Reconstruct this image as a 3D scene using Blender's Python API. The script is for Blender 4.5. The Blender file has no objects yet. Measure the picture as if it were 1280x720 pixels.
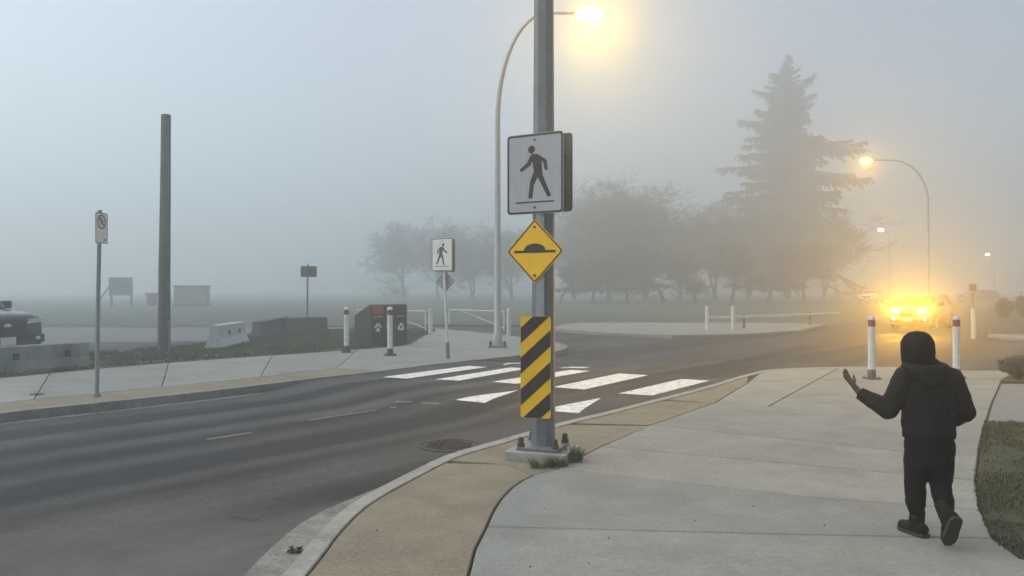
import bpy, bmesh, math, random
from mathutils import Vector, Matrix, noise
PI = math.pi
R = math.radians
random.seed(7)
scene = bpy.context.scene
COL = scene.collection

# ------------------------------------------------------------------ camera
CAM_Z, F = 1.6, 1000.0          # metres, focal length in pixels of the 1280 px wide photograph
cd = bpy.data.cameras.new('camera')
cam = bpy.data.objects.new('camera', cd)
COL.objects.link(cam)
cam.location = (0, 0, CAM_Z)
cam.rotation_euler = (R(90), 0, 0)
cd.sensor_width = 36
cd.lens = 36 * F / 1280
cd.clip_start = 0.05
cd.clip_end = 3000
scene.camera = cam

ROAD = -0.13
def G(px, py, z=0.0):            # a measured spot on the level surface at height z
    d = (CAM_Z - z) * F / (py - 360.0)
    return Vector(((px - 640) / F * d, d, z))
def A(px, py, d):                # a measured spot at distance d
    return Vector(((px - 640) / F * d, d, CAM_Z - (py - 360) / F * d))

# ------------------------------------------------------------------ materials
def lin(c):
    return tuple((x / 12.92 if x <= 0.04045 else ((x + 0.055) / 1.055) ** 2.4) for x in c)

def mat(name, base, rough=0.6, metal=0.0, var=0.15, vscale=6.0, bump=0.0, bscale=60.0, spec=0.5, coat=0.0, dirt=None, dscale=1.5, damt=0.4, grain=0.0, gscale=45.0):
    m = bpy.data.materials.new(name)
    m.use_nodes = True
    nt = m.node_tree
    b = nt.nodes['Principled BSDF']
    b.inputs['Roughness'].default_value = rough
    b.inputs['Metallic'].default_value = metal
    b.inputs['Specular IOR Level'].default_value = spec
    b.inputs['Coat Weight'].default_value = coat
    tc = nt.nodes.new('ShaderNodeTexCoord')
    n = nt.nodes.new('ShaderNodeTexNoise')
    n.inputs['Scale'].default_value = vscale
    n.inputs['Detail'].default_value = 6
    n.inputs['Roughness'].default_value = 0.65
    nt.links.new(tc.outputs['Object'], n.inputs['Vector'])
    r = nt.nodes.new('ShaderNodeValToRGB')
    r.color_ramp.elements[0].position = 0.3
    r.color_ramp.elements[1].position = 0.7
    r.color_ramp.elements[0].color = tuple(c * (1 - var) for c in base) + (1,)
    r.color_ramp.elements[1].color = tuple(min(1, c * (1 + var)) for c in base) + (1,)
    nt.links.new(n.outputs['Fac'], r.inputs['Fac'])
    out = r.outputs['Color']
    if dirt:
        n2 = nt.nodes.new('ShaderNodeTexNoise')
        n2.inputs['Scale'].default_value = dscale
        n2.inputs['Detail'].default_value = 8
        n2.inputs['Roughness'].default_value = 0.7
        nt.links.new(tc.outputs['Object'], n2.inputs['Vector'])
        r2 = nt.nodes.new('ShaderNodeValToRGB')
        r2.color_ramp.elements[0].position = 0.48
        r2.color_ramp.elements[1].position = 0.72
        r2.color_ramp.elements[0].color = (0, 0, 0, 1)
        r2.color_ramp.elements[1].color = (damt, damt, damt, 1)
        nt.links.new(n2.outputs['Fac'], r2.inputs['Fac'])
        mx = nt.nodes.new('ShaderNodeMix')
        mx.data_type = 'RGBA'
        nt.links.new(r2.outputs['Color'], mx.inputs['Factor'])
        nt.links.new(out, mx.inputs['A'])
        mx.inputs['B'].default_value = tuple(dirt) + (1,)
        out = mx.outputs['Result']
    if grain:
        for sc_, am in ((gscale, grain), (gscale * 4.5, grain * 0.9)):
            n4 = nt.nodes.new('ShaderNodeTexNoise')
            n4.inputs['Scale'].default_value = sc_
            n4.inputs['Detail'].default_value = 5
            n4.inputs['Roughness'].default_value = 0.75
            nt.links.new(tc.outputs['Object'], n4.inputs['Vector'])
            r4 = nt.nodes.new('ShaderNodeValToRGB')
            r4.color_ramp.elements[0].position = 0.34
            r4.color_ramp.elements[1].position = 0.66
            r4.color_ramp.elements[0].color = (1 - am, 1 - am, 1 - am, 1)
            r4.color_ramp.elements[1].color = (1 + am, 1 + am, 1 + am, 1)
            nt.links.new(n4.outputs['Fac'], r4.inputs['Fac'])
            m4 = nt.nodes.new('ShaderNodeMix')
            m4.data_type = 'RGBA'; m4.blend_type = 'MULTIPLY'
            m4.inputs['Factor'].default_value = 1
            nt.links.new(out, m4.inputs['A']); nt.links.new(r4.outputs['Color'], m4.inputs['B'])
            out = m4.outputs['Result']
    nt.links.new(out, b.inputs['Base Color'])
    if bump:
        n3 = nt.nodes.new('ShaderNodeTexNoise')
        n3.inputs['Scale'].default_value = bscale
        n3.inputs['Detail'].default_value = 4
        nt.links.new(tc.outputs['Object'], n3.inputs['Vector'])
        bp = nt.nodes.new('ShaderNodeBump')
        bp.inputs['Strength'].default_value = bump
        bp.inputs['Distance'].default_value = 0.01
        nt.links.new(n3.outputs['Fac'], bp.inputs['Height'])
        nt.links.new(bp.outputs['Normal'], b.inputs['Normal'])
    return m

def emat(name, col, strength):
    m = bpy.data.materials.new(name)
    m.use_nodes = True
    nt = m.node_tree
    b = nt.nodes['Principled BSDF']
    b.inputs['Base Color'].default_value = (*col, 1)
    b.inputs['Emission Color'].default_value = (*col, 1)
    b.inputs['Emission Strength'].default_value = strength
    return m

ROAD_ANG = math.atan2(0.773, 0.634)
def asphalt_mat():
    m = bpy.data.materials.new('asphalt')
    m.use_nodes = True
    nt = m.node_tree
    L = nt.links.new
    b = nt.nodes['Principled BSDF']
    tc = nt.nodes.new('ShaderNodeTexCoord')
    mp = nt.nodes.new('ShaderNodeMapping')
    mp.inputs['Rotation'].default_value = (0, 0, -ROAD_ANG)
    L(tc.outputs['Object'], mp.inputs['Vector'])
    mp2 = nt.nodes.new('ShaderNodeMapping')
    mp2.inputs['Scale'].default_value = (0.03, 1.55, 1)
    L(mp.outputs['Vector'], mp2.inputs['Vector'])
    n1 = nt.nodes.new('ShaderNodeTexNoise')           # tyre-polished bands along the road
    n1.inputs['Scale'].default_value = 1.0
    n1.inputs['Detail'].default_value = 2
    n1.inputs['Roughness'].default_value = 0.4
    L(mp2.outputs['Vector'], n1.inputs['Vector'])
    r1 = nt.nodes.new('ShaderNodeValToRGB')
    r1.color_ramp.elements[0].position = 0.41
    r1.color_ramp.elements[1].position = 0.60
    r1.color_ramp.elements[0].color = (0.011, 0.011, 0.012, 1)
    r1.color_ramp.elements[1].color = (0.072, 0.072, 0.070, 1)
    L(n1.outputs['Fac'], r1.inputs['Fac'])
    n2 = nt.nodes.new('ShaderNodeTexNoise')           # patches
    n2.inputs['Scale'].default_value = 0.7
    n2.inputs['Detail'].default_value = 8
    n2.inputs['Roughness'].default_value = 0.7
    L(tc.outputs['Object'], n2.inputs['Vector'])
    r2 = nt.nodes.new('ShaderNodeValToRGB')
    r2.color_ramp.elements[0].position = 0.3
    r2.color_ramp.elements[1].position = 0.75
    r2.color_ramp.elements[0].color = (0.68, 0.68, 0.68, 1)
    r2.color_ramp.elements[1].color = (1.38, 1.36, 1.30, 1)
    L(n2.outputs['Fac'], r2.inputs['Fac'])
    mx = nt.nodes.new('ShaderNodeMix')
    mx.data_type = 'RGBA'; mx.blend_type = 'MULTIPLY'
    mx.inputs['Factor'].default_value = 1
    L(r1.outputs['Color'], mx.inputs['A']); L(r2.outputs['Color'], mx.inputs['B'])
    n3 = nt.nodes.new('ShaderNodeTexNoise')           # aggregate
    n3.inputs['Scale'].default_value = 34
    n3.inputs['Detail'].default_value = 6; n3.inputs['Roughness'].default_value = 0.8
    L(tc.outputs['Object'], n3.inputs['Vector'])
    r3 = nt.nodes.new('ShaderNodeValToRGB')
    r3.color_ramp.elements[0].position = 0.35
    r3.color_ramp.elements[1].position = 0.72
    r3.color_ramp.elements[0].color = (0.45, 0.45, 0.45, 1)
    r3.color_ramp.elements[1].color = (1.7, 1.7, 1.68, 1)
    L(n3.outputs['Fac'], r3.inputs['Fac'])
    mx2 = nt.nodes.new('ShaderNodeMix')
    mx2.data_type = 'RGBA'; mx2.blend_type = 'MULTIPLY'
    mx2.inputs['Factor'].default_value = 1
    L(mx.outputs['Result'], mx2.inputs['A']); L(r3.outputs['Color'], mx2.inputs['B'])
    # a worn, sandy patch where the gutter meets the road
    ds = nt.nodes.new('ShaderNodeVectorMath'); ds.operation = 'DISTANCE'; ds.inputs[1].default_value = (-2.3, 4.7, ROAD)
    L(tc.outputs['Object'], ds.inputs[0])
    dm = nt.nodes.new('ShaderNodeMapRange'); dm.inputs['From Min'].default_value = 2.3; dm.inputs['From Max'].default_value = 0.5
    dm.inputs['To Min'].default_value = 0.0; dm.inputs['To Max'].default_value = 1.3
    L(ds.outputs['Value'], dm.inputs['Value'])
    n5 = nt.nodes.new('ShaderNodeTexNoise'); n5.inputs['Scale'].default_value = 2.6; n5.inputs['Detail'].default_value = 9; n5.inputs['Roughness'].default_value = 0.75
    L(tc.outputs['Object'], n5.inputs['Vector'])
    mm = nt.nodes.new('ShaderNodeMath'); mm.operation = 'MULTIPLY'; mm.use_clamp = True
    L(dm.outputs['Result'], mm.inputs[0]); L(n5.outputs['Fac'], mm.inputs[1])
    mx3 = nt.nodes.new('ShaderNodeMix'); mx3.data_type = 'RGBA'
    L(mm.outputs['Value'], mx3.inputs['Factor']); L(mx2.outputs['Result'], mx3.inputs['A']); mx3.inputs['B'].default_value = (0.135, 0.130, 0.115, 1)
    L(mx3.outputs['Result'], b.inputs['Base Color'])
    mr = nt.nodes.new('ShaderNodeMapRange')
    mr.inputs['From Min'].default_value = 0.35; mr.inputs['From Max'].default_value = 0.65
    mr.inputs['To Min'].default_value = 0.65; mr.inputs['To Max'].default_value = 0.85; b.inputs['Specular IOR Level'].default_value = 0.28
    L(n1.outputs['Fac'], mr.inputs['Value']); L(mr.outputs['Result'], b.inputs['Roughness'])
    bp = nt.nodes.new('ShaderNodeBump')
    bp.inputs['Strength'].default_value = 0.35; bp.inputs['Distance'].default_value = 0.008
    L(n3.outputs['Fac'], bp.inputs['Height']); L(bp.outputs['Normal'], b.inputs['Normal'])
    return m

M = {}
M['asphalt'] = asphalt_mat()
M['pale_asphalt'] = mat('pale_asphalt', (0.12, 0.12, 0.115), 0.75, var=0.25, vscale=0.5, grain=0.25)
M['concrete'] = mat('grey_concrete', (0.245, 0.244, 0.214), 0.85, var=0.13, vscale=2.2, bump=0.15, bscale=140, dirt=(0.15, 0.145, 0.125), dscale=0.9, damt=0.75, grain=0.16, gscale=28)
M['concrete_pale'] = mat('pale_grey_concrete', (0.268, 0.264, 0.230), 0.85, var=0.13, vscale=2.2, bump=0.15, bscale=140, dirt=(0.15, 0.145, 0.125), dscale=0.9, damt=0.75, grain=0.16, gscale=28)
M['concrete_dull'] = mat('dull_grey_concrete', (0.226, 0.228, 0.205), 0.85, var=0.13, vscale=2.2, bump=0.15, bscale=140, dirt=(0.15, 0.145, 0.125), dscale=0.9, damt=0.75, grain=0.16, gscale=28)
M['tan_concrete'] = mat('tan_concrete', (0.212, 0.185, 0.128), 0.88, var=0.14, vscale=3.0, bump=0.3, bscale=120, dirt=(0.13, 0.112, 0.08), dscale=0.8, damt=0.75, grain=0.26, gscale=40)
M['kerb'] = mat('kerb_concrete', (0.30, 0.29, 0.25), 0.85, var=0.15, vscale=4, bump=0.15, bscale=120, dirt=(0.17, 0.16, 0.13), dscale=2.2, damt=0.8, grain=0.16, gscale=30)
M['old_kerb'] = mat('weathered_kerb_concrete', (0.24, 0.225, 0.19), 0.88, var=0.2, vscale=4, bump=0.2, bscale=120, dirt=(0.10, 0.095, 0.08), dscale=1.5, damt=0.8, grain=0.22, gscale=30)
M['gutter'] = mat('gutter_concrete', (0.22, 0.215, 0.195), 0.85, var=0.2, vscale=3, bump=0.2, bscale=100, dirt=(0.09, 0.086, 0.078), dscale=1.8, damt=0.9, grain=0.28, gscale=30)
M['joint'] = mat('joint_soil', (0.045, 0.042, 0.034), 0.95)
M['paint'] = mat('road_paint', (0.78, 0.77, 0.70), 0.75, var=0.06, vscale=8, bump=0.15, bscale=120, dirt=(0.15, 0.145, 0.13), dscale=9.0, damt=0.9, grain=0.22, gscale=40)
M['faded_paint'] = mat('faded_road_paint', (0.20, 0.195, 0.18), 0.8, var=0.3, vscale=18)
M['soil'] = mat('grass_soil', (0.040, 0.047, 0.023), 0.95, var=0.35, vscale=2.5, bump=0.5, bscale=30)
M['field'] = mat('field_grass', (0.058, 0.075, 0.045), 0.95, var=0.3, vscale=0.3)
M['gravel'] = mat('grey_gravel', (0.20, 0.20, 0.19), 0.9, var=0.3, vscale=30, bump=0.5, bscale=60)
M['galv'] = mat('galvanised_steel', (0.185, 0.205, 0.215), 0.55, 0.35, var=0.2, vscale=5, dirt=(0.15, 0.155, 0.15), dscale=3, damt=0.5)
M['galv_light'] = mat('light_galvanised_steel', (0.36, 0.37, 0.36), 0.5, 0.3, var=0.15, vscale=8)
M['galv_mid'] = mat('dull_galvanised_steel', (0.27, 0.28, 0.28), 0.55, 0.2, var=0.15, vscale=8)
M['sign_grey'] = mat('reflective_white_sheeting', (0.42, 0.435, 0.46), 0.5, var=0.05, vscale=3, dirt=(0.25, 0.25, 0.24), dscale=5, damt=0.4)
M['sign_white'] = mat('white_sign_sheeting', (0.74, 0.73, 0.68), 0.5, var=0.04, vscale=3)
M['sign_back'] = mat('sign_back_aluminium', (0.19, 0.19, 0.18), 0.55, 0.3, var=0.1, vscale=4)
M['black'] = mat('black_sheeting', (0.022, 0.02, 0.018), 0.6, var=0.2, vscale=4)
M['yellow'] = mat('yellow_sheeting', (0.95, 0.54, 0.003), 0.5, var=0.04, vscale=3, dirt=(0.5, 0.3, 0.03), dscale=6, damt=0.35)
M['red'] = mat('red_panel', (0.36, 0.045, 0.04), 0.55, var=0.12, vscale=8)
M['maroon'] = mat('dark_red_band', (0.20, 0.03, 0.025), 0.6, var=0.15, vscale=20)
M['white'] = mat('white_painted_steel', (0.66, 0.65, 0.60), 0.6, var=0.08, vscale=9, dirt=(0.36, 0.33, 0.27), dscale=7, damt=0.5)
M['dark_steel'] = mat('dark_steel', (0.07, 0.068, 0.062), 0.65, 0.2, var=0.25, vscale=12)
M['rust'] = mat('rusty_steel', (0.10, 0.075, 0.055), 0.75, 0.3, var=0.3, vscale=20)
M['charcoal'] = mat('charcoal_panel', (0.026, 0.025, 0.022), 0.6, var=0.15, vscale=6)
M['slate'] = mat('slate_panel', (0.04, 0.04, 0.055), 0.6, var=0.15, vscale=6)
M['wood'] = mat('weathered_wood', (0.105, 0.092, 0.078), 0.9, var=0.3, vscale=5, bump=0.4, bscale=40)
M['barrier'] = mat('barrier_concrete', (0.23, 0.23, 0.20), 0.9, var=0.2, vscale=2.5, bump=0.25, bscale=70, dirt=(0.09, 0.10, 0.06), dscale=1.6, damt=0.85, grain=0.18, gscale=25)
M['pale_barrier'] = mat('pale_barrier_concrete', (0.52, 0.53, 0.51), 0.85, var=0.1, vscale=3, bump=0.15, bscale=70, dirt=(0.3, 0.3, 0.27), dscale=3, damt=0.5)
M['dark_block'] = mat('dark_block_concrete', (0.085, 0.08, 0.072), 0.92, var=0.25, vscale=3, bump=0.25, bscale=70)
M['iron'] = mat('cast_iron', (0.040, 0.039, 0.037), 0.65, 0.4, var=0.25, vscale=20)
M['bark'] = mat('grey_bark', (0.075, 0.060, 0.047), 0.95, var=0.25, vscale=8)
M['twig'] = mat('brown_twigs', (0.088, 0.064, 0.044), 0.95, var=0.25, vscale=2)
M['needle'] = mat('conifer_needles', (0.030, 0.042, 0.030), 0.9, var=0.35, vscale=0.8)
M['hedge'] = mat('dark_hedge_leaf', (0.033, 0.045, 0.028), 0.9, var=0.35, vscale=1.5)
M['weed'] = mat('weed_leaf', (0.07, 0.105, 0.035), 0.85, var=0.35, vscale=25)
M['dry'] = mat('dry_leaf', (0.10, 0.07, 0.04), 0.9, var=0.4, vscale=25)
M['grass'] = mat('grass_blade', (0.036, 0.056, 0.019), 0.9, var=0.5, vscale=2.2, dirt=(0.12, 0.10, 0.055), dscale=2.4, damt=0.8)
M['verge_grass'] = mat('verge_grass_blade', (0.060, 0.088, 0.036), 0.9, var=0.4, vscale=1.2, dirt=(0.10, 0.09, 0.05), dscale=1.5, damt=0.6)
M['jacket'] = mat('black_jacket_cloth', (0.013, 0.0145, 0.017), 0.75, var=0.25, vscale=9, bump=0.3, bscale=25, spec=0.12)
M['trouser'] = mat('black_trouser_cloth', (0.009, 0.009, 0.010), 0.85, var=0.25, vscale=9, bump=0.3, bscale=30, spec=0.1)
M['knit'] = mat('black_knit', (0.009, 0.009, 0.009), 0.95, var=0.4, vscale=60, bump=0.5, bscale=160, spec=0.15)
M['boot'] = mat('dark_boot_leather', (0.009, 0.0075, 0.006), 0.75, var=0.3, vscale=20, spec=0.2)
M['sole'] = mat('boot_sole_rubber', (0.035, 0.029, 0.022), 0.85, var=0.2, vscale=30)
M['skin'] = mat('skin', (0.11, 0.07, 0.048), 0.6, var=0.06, vscale=20)
M['eye'] = mat('eye_white', (0.75, 0.73, 0.7), 0.3, var=0.02)
M['hair'] = mat('dark_hair', (0.02, 0.014, 0.01), 0.7)
M['car_dark'] = mat('dark_car_paint', (0.016, 0.017, 0.019), 0.35, 0.0, var=0.04, coat=0.6)
M['car_grey'] = mat('grey_car_paint', (0.09, 0.09, 0.095), 0.35, 0.4, var=0.04, coat=0.6)
M['car_fog_tone'] = mat('fog_tone_car_paint', (0.33, 0.33, 0.32), 0.4, 0.2, var=0.04, coat=0.5)  # fog's pale tone put into the paint so the oncoming car fades
M['car_white'] = mat('white_car_paint', (0.7, 0.7, 0.69), 0.35, var=0.03, coat=0.6)
M['glass'] = mat('dark_glass', (0.012, 0.014, 0.016), 0.08, var=0.02, spec=0.7)
M['rubber'] = mat('tyre_rubber', (0.018, 0.018, 0.018), 0.9)
M['chrome'] = mat('bright_metal', (0.6, 0.6, 0.6), 0.25, 0.9, var=0.02)
M['lens'] = mat('headlight_lens', (0.65, 0.66, 0.68), 0.15, 0.3, var=0.05)
M['plastic'] = mat('black_plastic', (0.02, 0.02, 0.021), 0.6)
M['sodium'] = emat('sodium_lamp', (1.0, 0.62, 0.16), 5)
M['halide'] = emat('white_lamp', (0.95, 1.0, 0.72), 20)
M['beam'] = emat('lit_headlight', (1.0, 0.72, 0.25), 25)
M['led'] = emat('small_marker_lamp', (1.0, 0.8, 0.5), 12)

# ------------------------------------------------------------------ object helpers
def tag(o, label=None, cat=None, group=None, kind=None):
    if label: o['label'] = label
    if cat: o['category'] = cat
    if group: o['group'] = group
    if kind: o['kind'] = kind
    return o

def empty(name, loc=(0, 0, 0), rz=0.0, label=None, cat=None, group=None):
    o = bpy.data.objects.new(name, None)
    COL.objects.link(o)
    o.empty_display_size = 0.2
    o.location = loc
    o.rotation_euler = (0, 0, rz)
    return tag(o, label, cat, group)

def copy_tree(o, parent=None):
    c = o.copy()
    COL.objects.link(c)
    if parent is not None:
        c.parent = parent
    for ch in list(o.children):
        copy_tree(ch, c)
    return c

class MB:
    def __init__(s):
        s.bm = bmesh.new()
    def _add(s, verts, faces, Mx=None):
        vs = [s.bm.verts.new((Mx @ Vector(v)) if Mx is not None else v) for v in verts]
        for f in faces:
            try: s.bm.faces.new([vs[i] for i in f])
            except ValueError: pass
        return s
    def box(s, c, d, Mx=None, bev=0.0):
        x, y, z = c; a, b, e = d[0] / 2, d[1] / 2, d[2] / 2
        if bev <= 0:
            v = [(x + i * a, y + j * b, z + k * e) for k in (-1, 1) for j in (-1, 1) for i in (-1, 1)]
            return s._add(v, [(0, 2, 3, 1), (4, 5, 7, 6), (0, 1, 5, 4), (2, 6, 7, 3), (0, 4, 6, 2), (1, 3, 7, 5)], Mx)
        t = bmesh.new()
        bmesh.ops.create_cube(t, size=1)
        for q in t.verts: q.co = Vector((q.co.x * d[0] + x, q.co.y * d[1] + y, q.co.z * d[2] + z))
        bmesh.ops.bevel(t, geom=list(t.edges), offset=bev, segments=2, affect='EDGES', profile=0.6)
        return s.absorb(t, Mx)
    def absorb(s, t, Mx=None):
        t.verts.index_update()
        s._add([v.co.copy() for v in t.verts], [[v.index for v in f.verts] for f in t.faces], Mx)
        t.free()
        return s
    def prism(s, pts, h0, h1, Mx=None, axis='z'):
        """extrude an outline; axis z: outline (x, y) from z=h0 to h1; axis y: outline (x, z) from y=h0 to h1; axis x: outline (y, z)"""
        n = len(pts)
        f = {'z': lambda p, h: (p[0], p[1], h), 'y': lambda p, h: (p[0], h, p[1]), 'x': lambda p, h: (h, p[0], p[1])}[axis]
        v = [f(p, h0) for p in pts] + [f(p, h1) for p in pts]
        fc = [list(range(n))[::-1], list(range(n, 2 * n))] + [(i, (i + 1) % n, n + (i + 1) % n, n + i) for i in range(n)]
        return s._add(v, fc, Mx)
    def ring(s, outer, inner, h0, h1, Mx=None):
        """a flat frame between two outlines (x, z) with the same number of points, from y=h0 to y=h1"""
        n = len(outer)
        v = [(p[0], h0, p[1]) for p in outer] + [(p[0], h0, p[1]) for p in inner] + [(p[0], h1, p[1]) for p in outer] + [(p[0], h1, p[1]) for p in inner]
        fc = []
        for i in range(n):
            j = (i + 1) % n
            fc += [(i, j, n + j, n + i), (2 * n + i, 3 * n + i, 3 * n + j, 2 * n + j), (i, 2 * n + i, 2 * n + j, j), (n + i, n + j, 3 * n + j, 3 * n + i)]
        return s._add(v, fc, Mx)
    def tube(s, pts, rad, n=10, Mx=None, caps=True, ref=None, phase=0.0):
        """rad: one number, a list of numbers or a list of (ra, rb)"""
        pts = [Vector(p) for p in pts]
        if not isinstance(rad, (list, tuple)): rad = [rad] * len(pts)
        rad = [r if isinstance(r, (list, tuple)) else (r, r) for r in rad]
        vs, prev = [], Vector(ref) if ref else None
        for i, p in enumerate(pts):
            t = (pts[min(i + 1, len(pts) - 1)] - pts[max(i - 1, 0)]).normalized()
            if prev is None:
                prev = Vector((1, 0, 0)) if abs(t.x) < 0.9 else Vector((0, 1, 0))
            a = (prev - t * prev.dot(t))
            a = a.normalized() if a.length > 1e-6 else t.orthogonal().normalized()
            b = t.cross(a)
            prev = a
            for k in range(n):
                q = 2 * PI * k / n + phase
                vs.append(p + a * math.cos(q) * rad[i][0] + b * math.sin(q) * rad[i][1])
        fc = []
        for i in range(len(pts) - 1):
            for k in range(n):
                k2 = (k + 1) % n
                fc.append((i * n + k, i * n + k2, (i + 1) * n + k2, (i + 1) * n + k))
        if caps:
            fc.append(tuple(range(n))[::-1])
            fc.append(tuple(range((len(pts) - 1) * n, len(pts) * n)))
        return s._add(vs, fc, Mx)
    def capsule(s, p0, p1, r0, r1, n=12):
        """limb piece with round ends"""
        p0, p1 = Vector(p0), Vector(p1)
        d = (p1 - p0).normalized()
        P, Q = [], []
        for a in (-80, -50, -25): P.append(p0 + d * r0 * math.sin(R(a))); Q.append(r0 * math.cos(R(a)))
        P.append(p0); Q.append(r0); P.append(p1); Q.append(r1)
        for a in (25, 50, 80): P.append(p1 + d * r1 * math.sin(R(a))); Q.append(r1 * math.cos(R(a)))
        return s.tube(P, Q, n)
    def ball(s, c, r, Mx=None, seg=14):
        r = r if isinstance(r, (list, tuple)) else (r, r, r)
        t = bmesh.new()
        bmesh.ops.create_uvsphere(t, u_segments=seg, v_segments=max(6, seg * 2 // 3), radius=1)
        for q in t.verts: q.co = Vector((q.co.x * r[0] + c[0], q.co.y * r[1] + c[1], q.co.z * r[2] + c[2]))
        return s.absorb(t, Mx)
    def cyl(s, c, r, h, n=16, Mx=None, r2=None, axis='z'):
        x, y, z = c
        e = {'z': Vector((0, 0, h)), 'y': Vector((0, h, 0)), 'x': Vector((h, 0, 0))}[axis]
        return s.tube([Vector(c), Vector(c) + e], [r, r if r2 is None else r2], n, Mx)
    def build(s, name, m, parent=None, smooth=None, mods=None):
        bmesh.ops.recalc_face_normals(s.bm, faces=list(s.bm.faces))
        me = bpy.data.meshes.new(name)
        s.bm.to_mesh(me)
        s.bm.free()
        for x in (m if isinstance(m, (list, tuple)) else [m]): me.materials.append(x)
        if smooth:
            me.shade_smooth()
            me.set_sharp_from_angle(angle=R(smooth))
        o = bpy.data.objects.new(name, me)
        COL.objects.link(o)
        if parent is not None: o.parent = parent
        return o

def bake(o):
    """turn an object's modifiers into plain mesh"""
    dg = bpy.context.evaluated_depsgraph_get()
    dg.update()
    me = bpy.data.meshes.new_from_object(o.evaluated_get(dg))
    old = o.data
    o.modifiers.clear()
    o.data = me
    if not me.materials:
        for x in old.materials: me.materials.append(x)
    me.shade_smooth()
    return o

def blend(o, voxel, smooth=4, disp=0.0, dscale=0.1):
    r = o.modifiers.new('remesh', 'REMESH'); r.mode = 'VOXEL'; r.voxel_size = voxel
    if smooth:
        k = o.modifiers.new('smooth', 'SMOOTH'); k.factor = 0.5; k.iterations = smooth
    bake(o)
    if disp:
        for v in o.data.vertices:
            p = v.co / dscale
            v.co = v.co + v.normal * disp * (noise.noise(p) + 0.5 * noise.noise(p * 2.1))
    return o

def struct(o): return tag(o, kind='structure')

def rounded(w, h, r, n=5):
    p = []
    for cx, cz, a0 in ((w / 2 - r, h / 2 - r, 0), (-w / 2 + r, h / 2 - r, 90), (-w / 2 + r, -h / 2 + r, 180), (w / 2 - r, -h / 2 + r, 270)):
        for k in range(n): 
            a = R(a0 + 90 * k / (n - 1))
            p.append((cx + r * math.cos(a), cz + r * math.sin(a)))
    return p
def rot45(p):
    c = math.sqrt(0.5)
    return [((x - z) * c, (x + z) * c) for x, z in p]
def clip(poly, a, b, c):       # keep a*x + b*y <= c
    out = []
    for i in range(len(poly)):
        p, q = poly[i], poly[(i + 1) % len(poly)]
        fp, fq = a * p[0] + b * p[1] - c, a * q[0] + b * q[1] - c
        if fp <= 0: out.append(p)
        if fp * fq < 0:
            t = fp / (fp - fq)
            out.append((p[0] + (q[0] - p[0]) * t, p[1] + (q[1] - p[1]) * t))
    return out
def T(x, y, z, rz=0.0): return Matrix.Translation((x, y, z)) @ Matrix.Rotation(rz, 4, 'Z')

def spline(pts, n=6):
    pts = [Vector(p) for p in pts]
    out = []
    for i in range(len(pts) - 1):
        p0, p1, p2, p3 = pts[max(i - 1, 0)], pts[i], pts[i + 1], pts[min(i + 2, len(pts) - 1)]
        for k in range(n):
            t = k / n
            out.append(0.5 * ((2 * p1) + (p2 - p0) * t + (2 * p0 - 5 * p1 + 4 * p2 - p3) * t * t + (3 * p1 - p0 - 3 * p2 + p3) * t ** 3))
    out.append(pts[-1])
    return out
def offset(line, d):           # to the right of the travelling direction
    out = []
    for i, p in enumerate(line):
        t = (line[min(i + 1, len(line) - 1)] - line[max(i - 1, 0)])
        t = Vector((t.x, t.y, 0)).normalized()
        out.append(p + Vector((t.y, -t.x, 0)) * d)
    return out
def resample(line, n):
    L = [0]
    for a, b in zip(line, line[1:]): L.append(L[-1] + (b - a).length)
    out, j = [], 0
    for k in range(n):
        s = L[-1] * k / (n - 1)
        while j < len(line) - 2 and L[j + 1] < s: j += 1
        t = (s - L[j]) / max(1e-9, L[j + 1] - L[j])
        out.append(line[j].lerp(line[j + 1], min(1, max(0, t))))
    return out

def shrink(poly, g):           # inset a simple polygon (Vectors, xy) by g
    n = len(poly)
    area = sum(poly[i].x * poly[(i + 1) % n].y - poly[(i + 1) % n].x * poly[i].y for i in range(n))
    sg = 1 if area > 0 else -1
    out = []
    for i in range(n):
        a, b, c = poly[i - 1], poly[i], poly[(i + 1) % n]
        e1, e2 = (b - a), (c - b)
        e1 = Vector((e1.x, e1.y)).normalized(); e2 = Vector((e2.x, e2.y)).normalized()
        n1, n2 = Vector((-e1.y, e1.x)) * sg, Vector((-e2.y, e2.x)) * sg
        m = (n1 + n2)
        m = m / max(0.4, m.length_squared / 2) if m.length > 1e-6 else n1
        out.append(Vector((b.x + m.x * g, b.y + m.y * g, b.z)))
    return out
def slab(mb, poly, z0, z1, gap=0.0, ch=0.006, mi=0):
    """paving panel with a small rounded edge"""
    p = shrink(poly, gap) if gap else poly
    q = shrink(p, ch)
    n = len(p)
    v = [(a.x, a.y, z0) for a in p] + [(a.x, a.y, z1 - ch) for a in p] + [(a.x, a.y, z1) for a in q]
    fc = [(i, (i + 1) % n, n + (i + 1) % n, n + i) for i in range(n)] + [(n + i, n + (i + 1) % n, 2 * n + (i + 1) % n, 2 * n + i) for i in range(n)] + [tuple(range(2 * n, 3 * n))]
    before = len(mb.bm.faces)
    mb._add(v, fc)
    if mi:
        for f in list(mb.bm.faces)[before:]: f.material_index = mi
def band(mb, a, b, n, z0, z1, gap=0.006, sub=5, tones=(0,)):
    """paving between two lines, cut into n panels"""
    a, b = resample(a, n * sub + 1), resample(b, n * sub + 1)
    for k in range(n):
        poly = a[k * sub:(k + 1) * sub + 1] + b[k * sub:(k + 1) * sub + 1][::-1]
        slab(mb, poly, z0, z1, gap, 0.006, tones[k % len(tones)])

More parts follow.
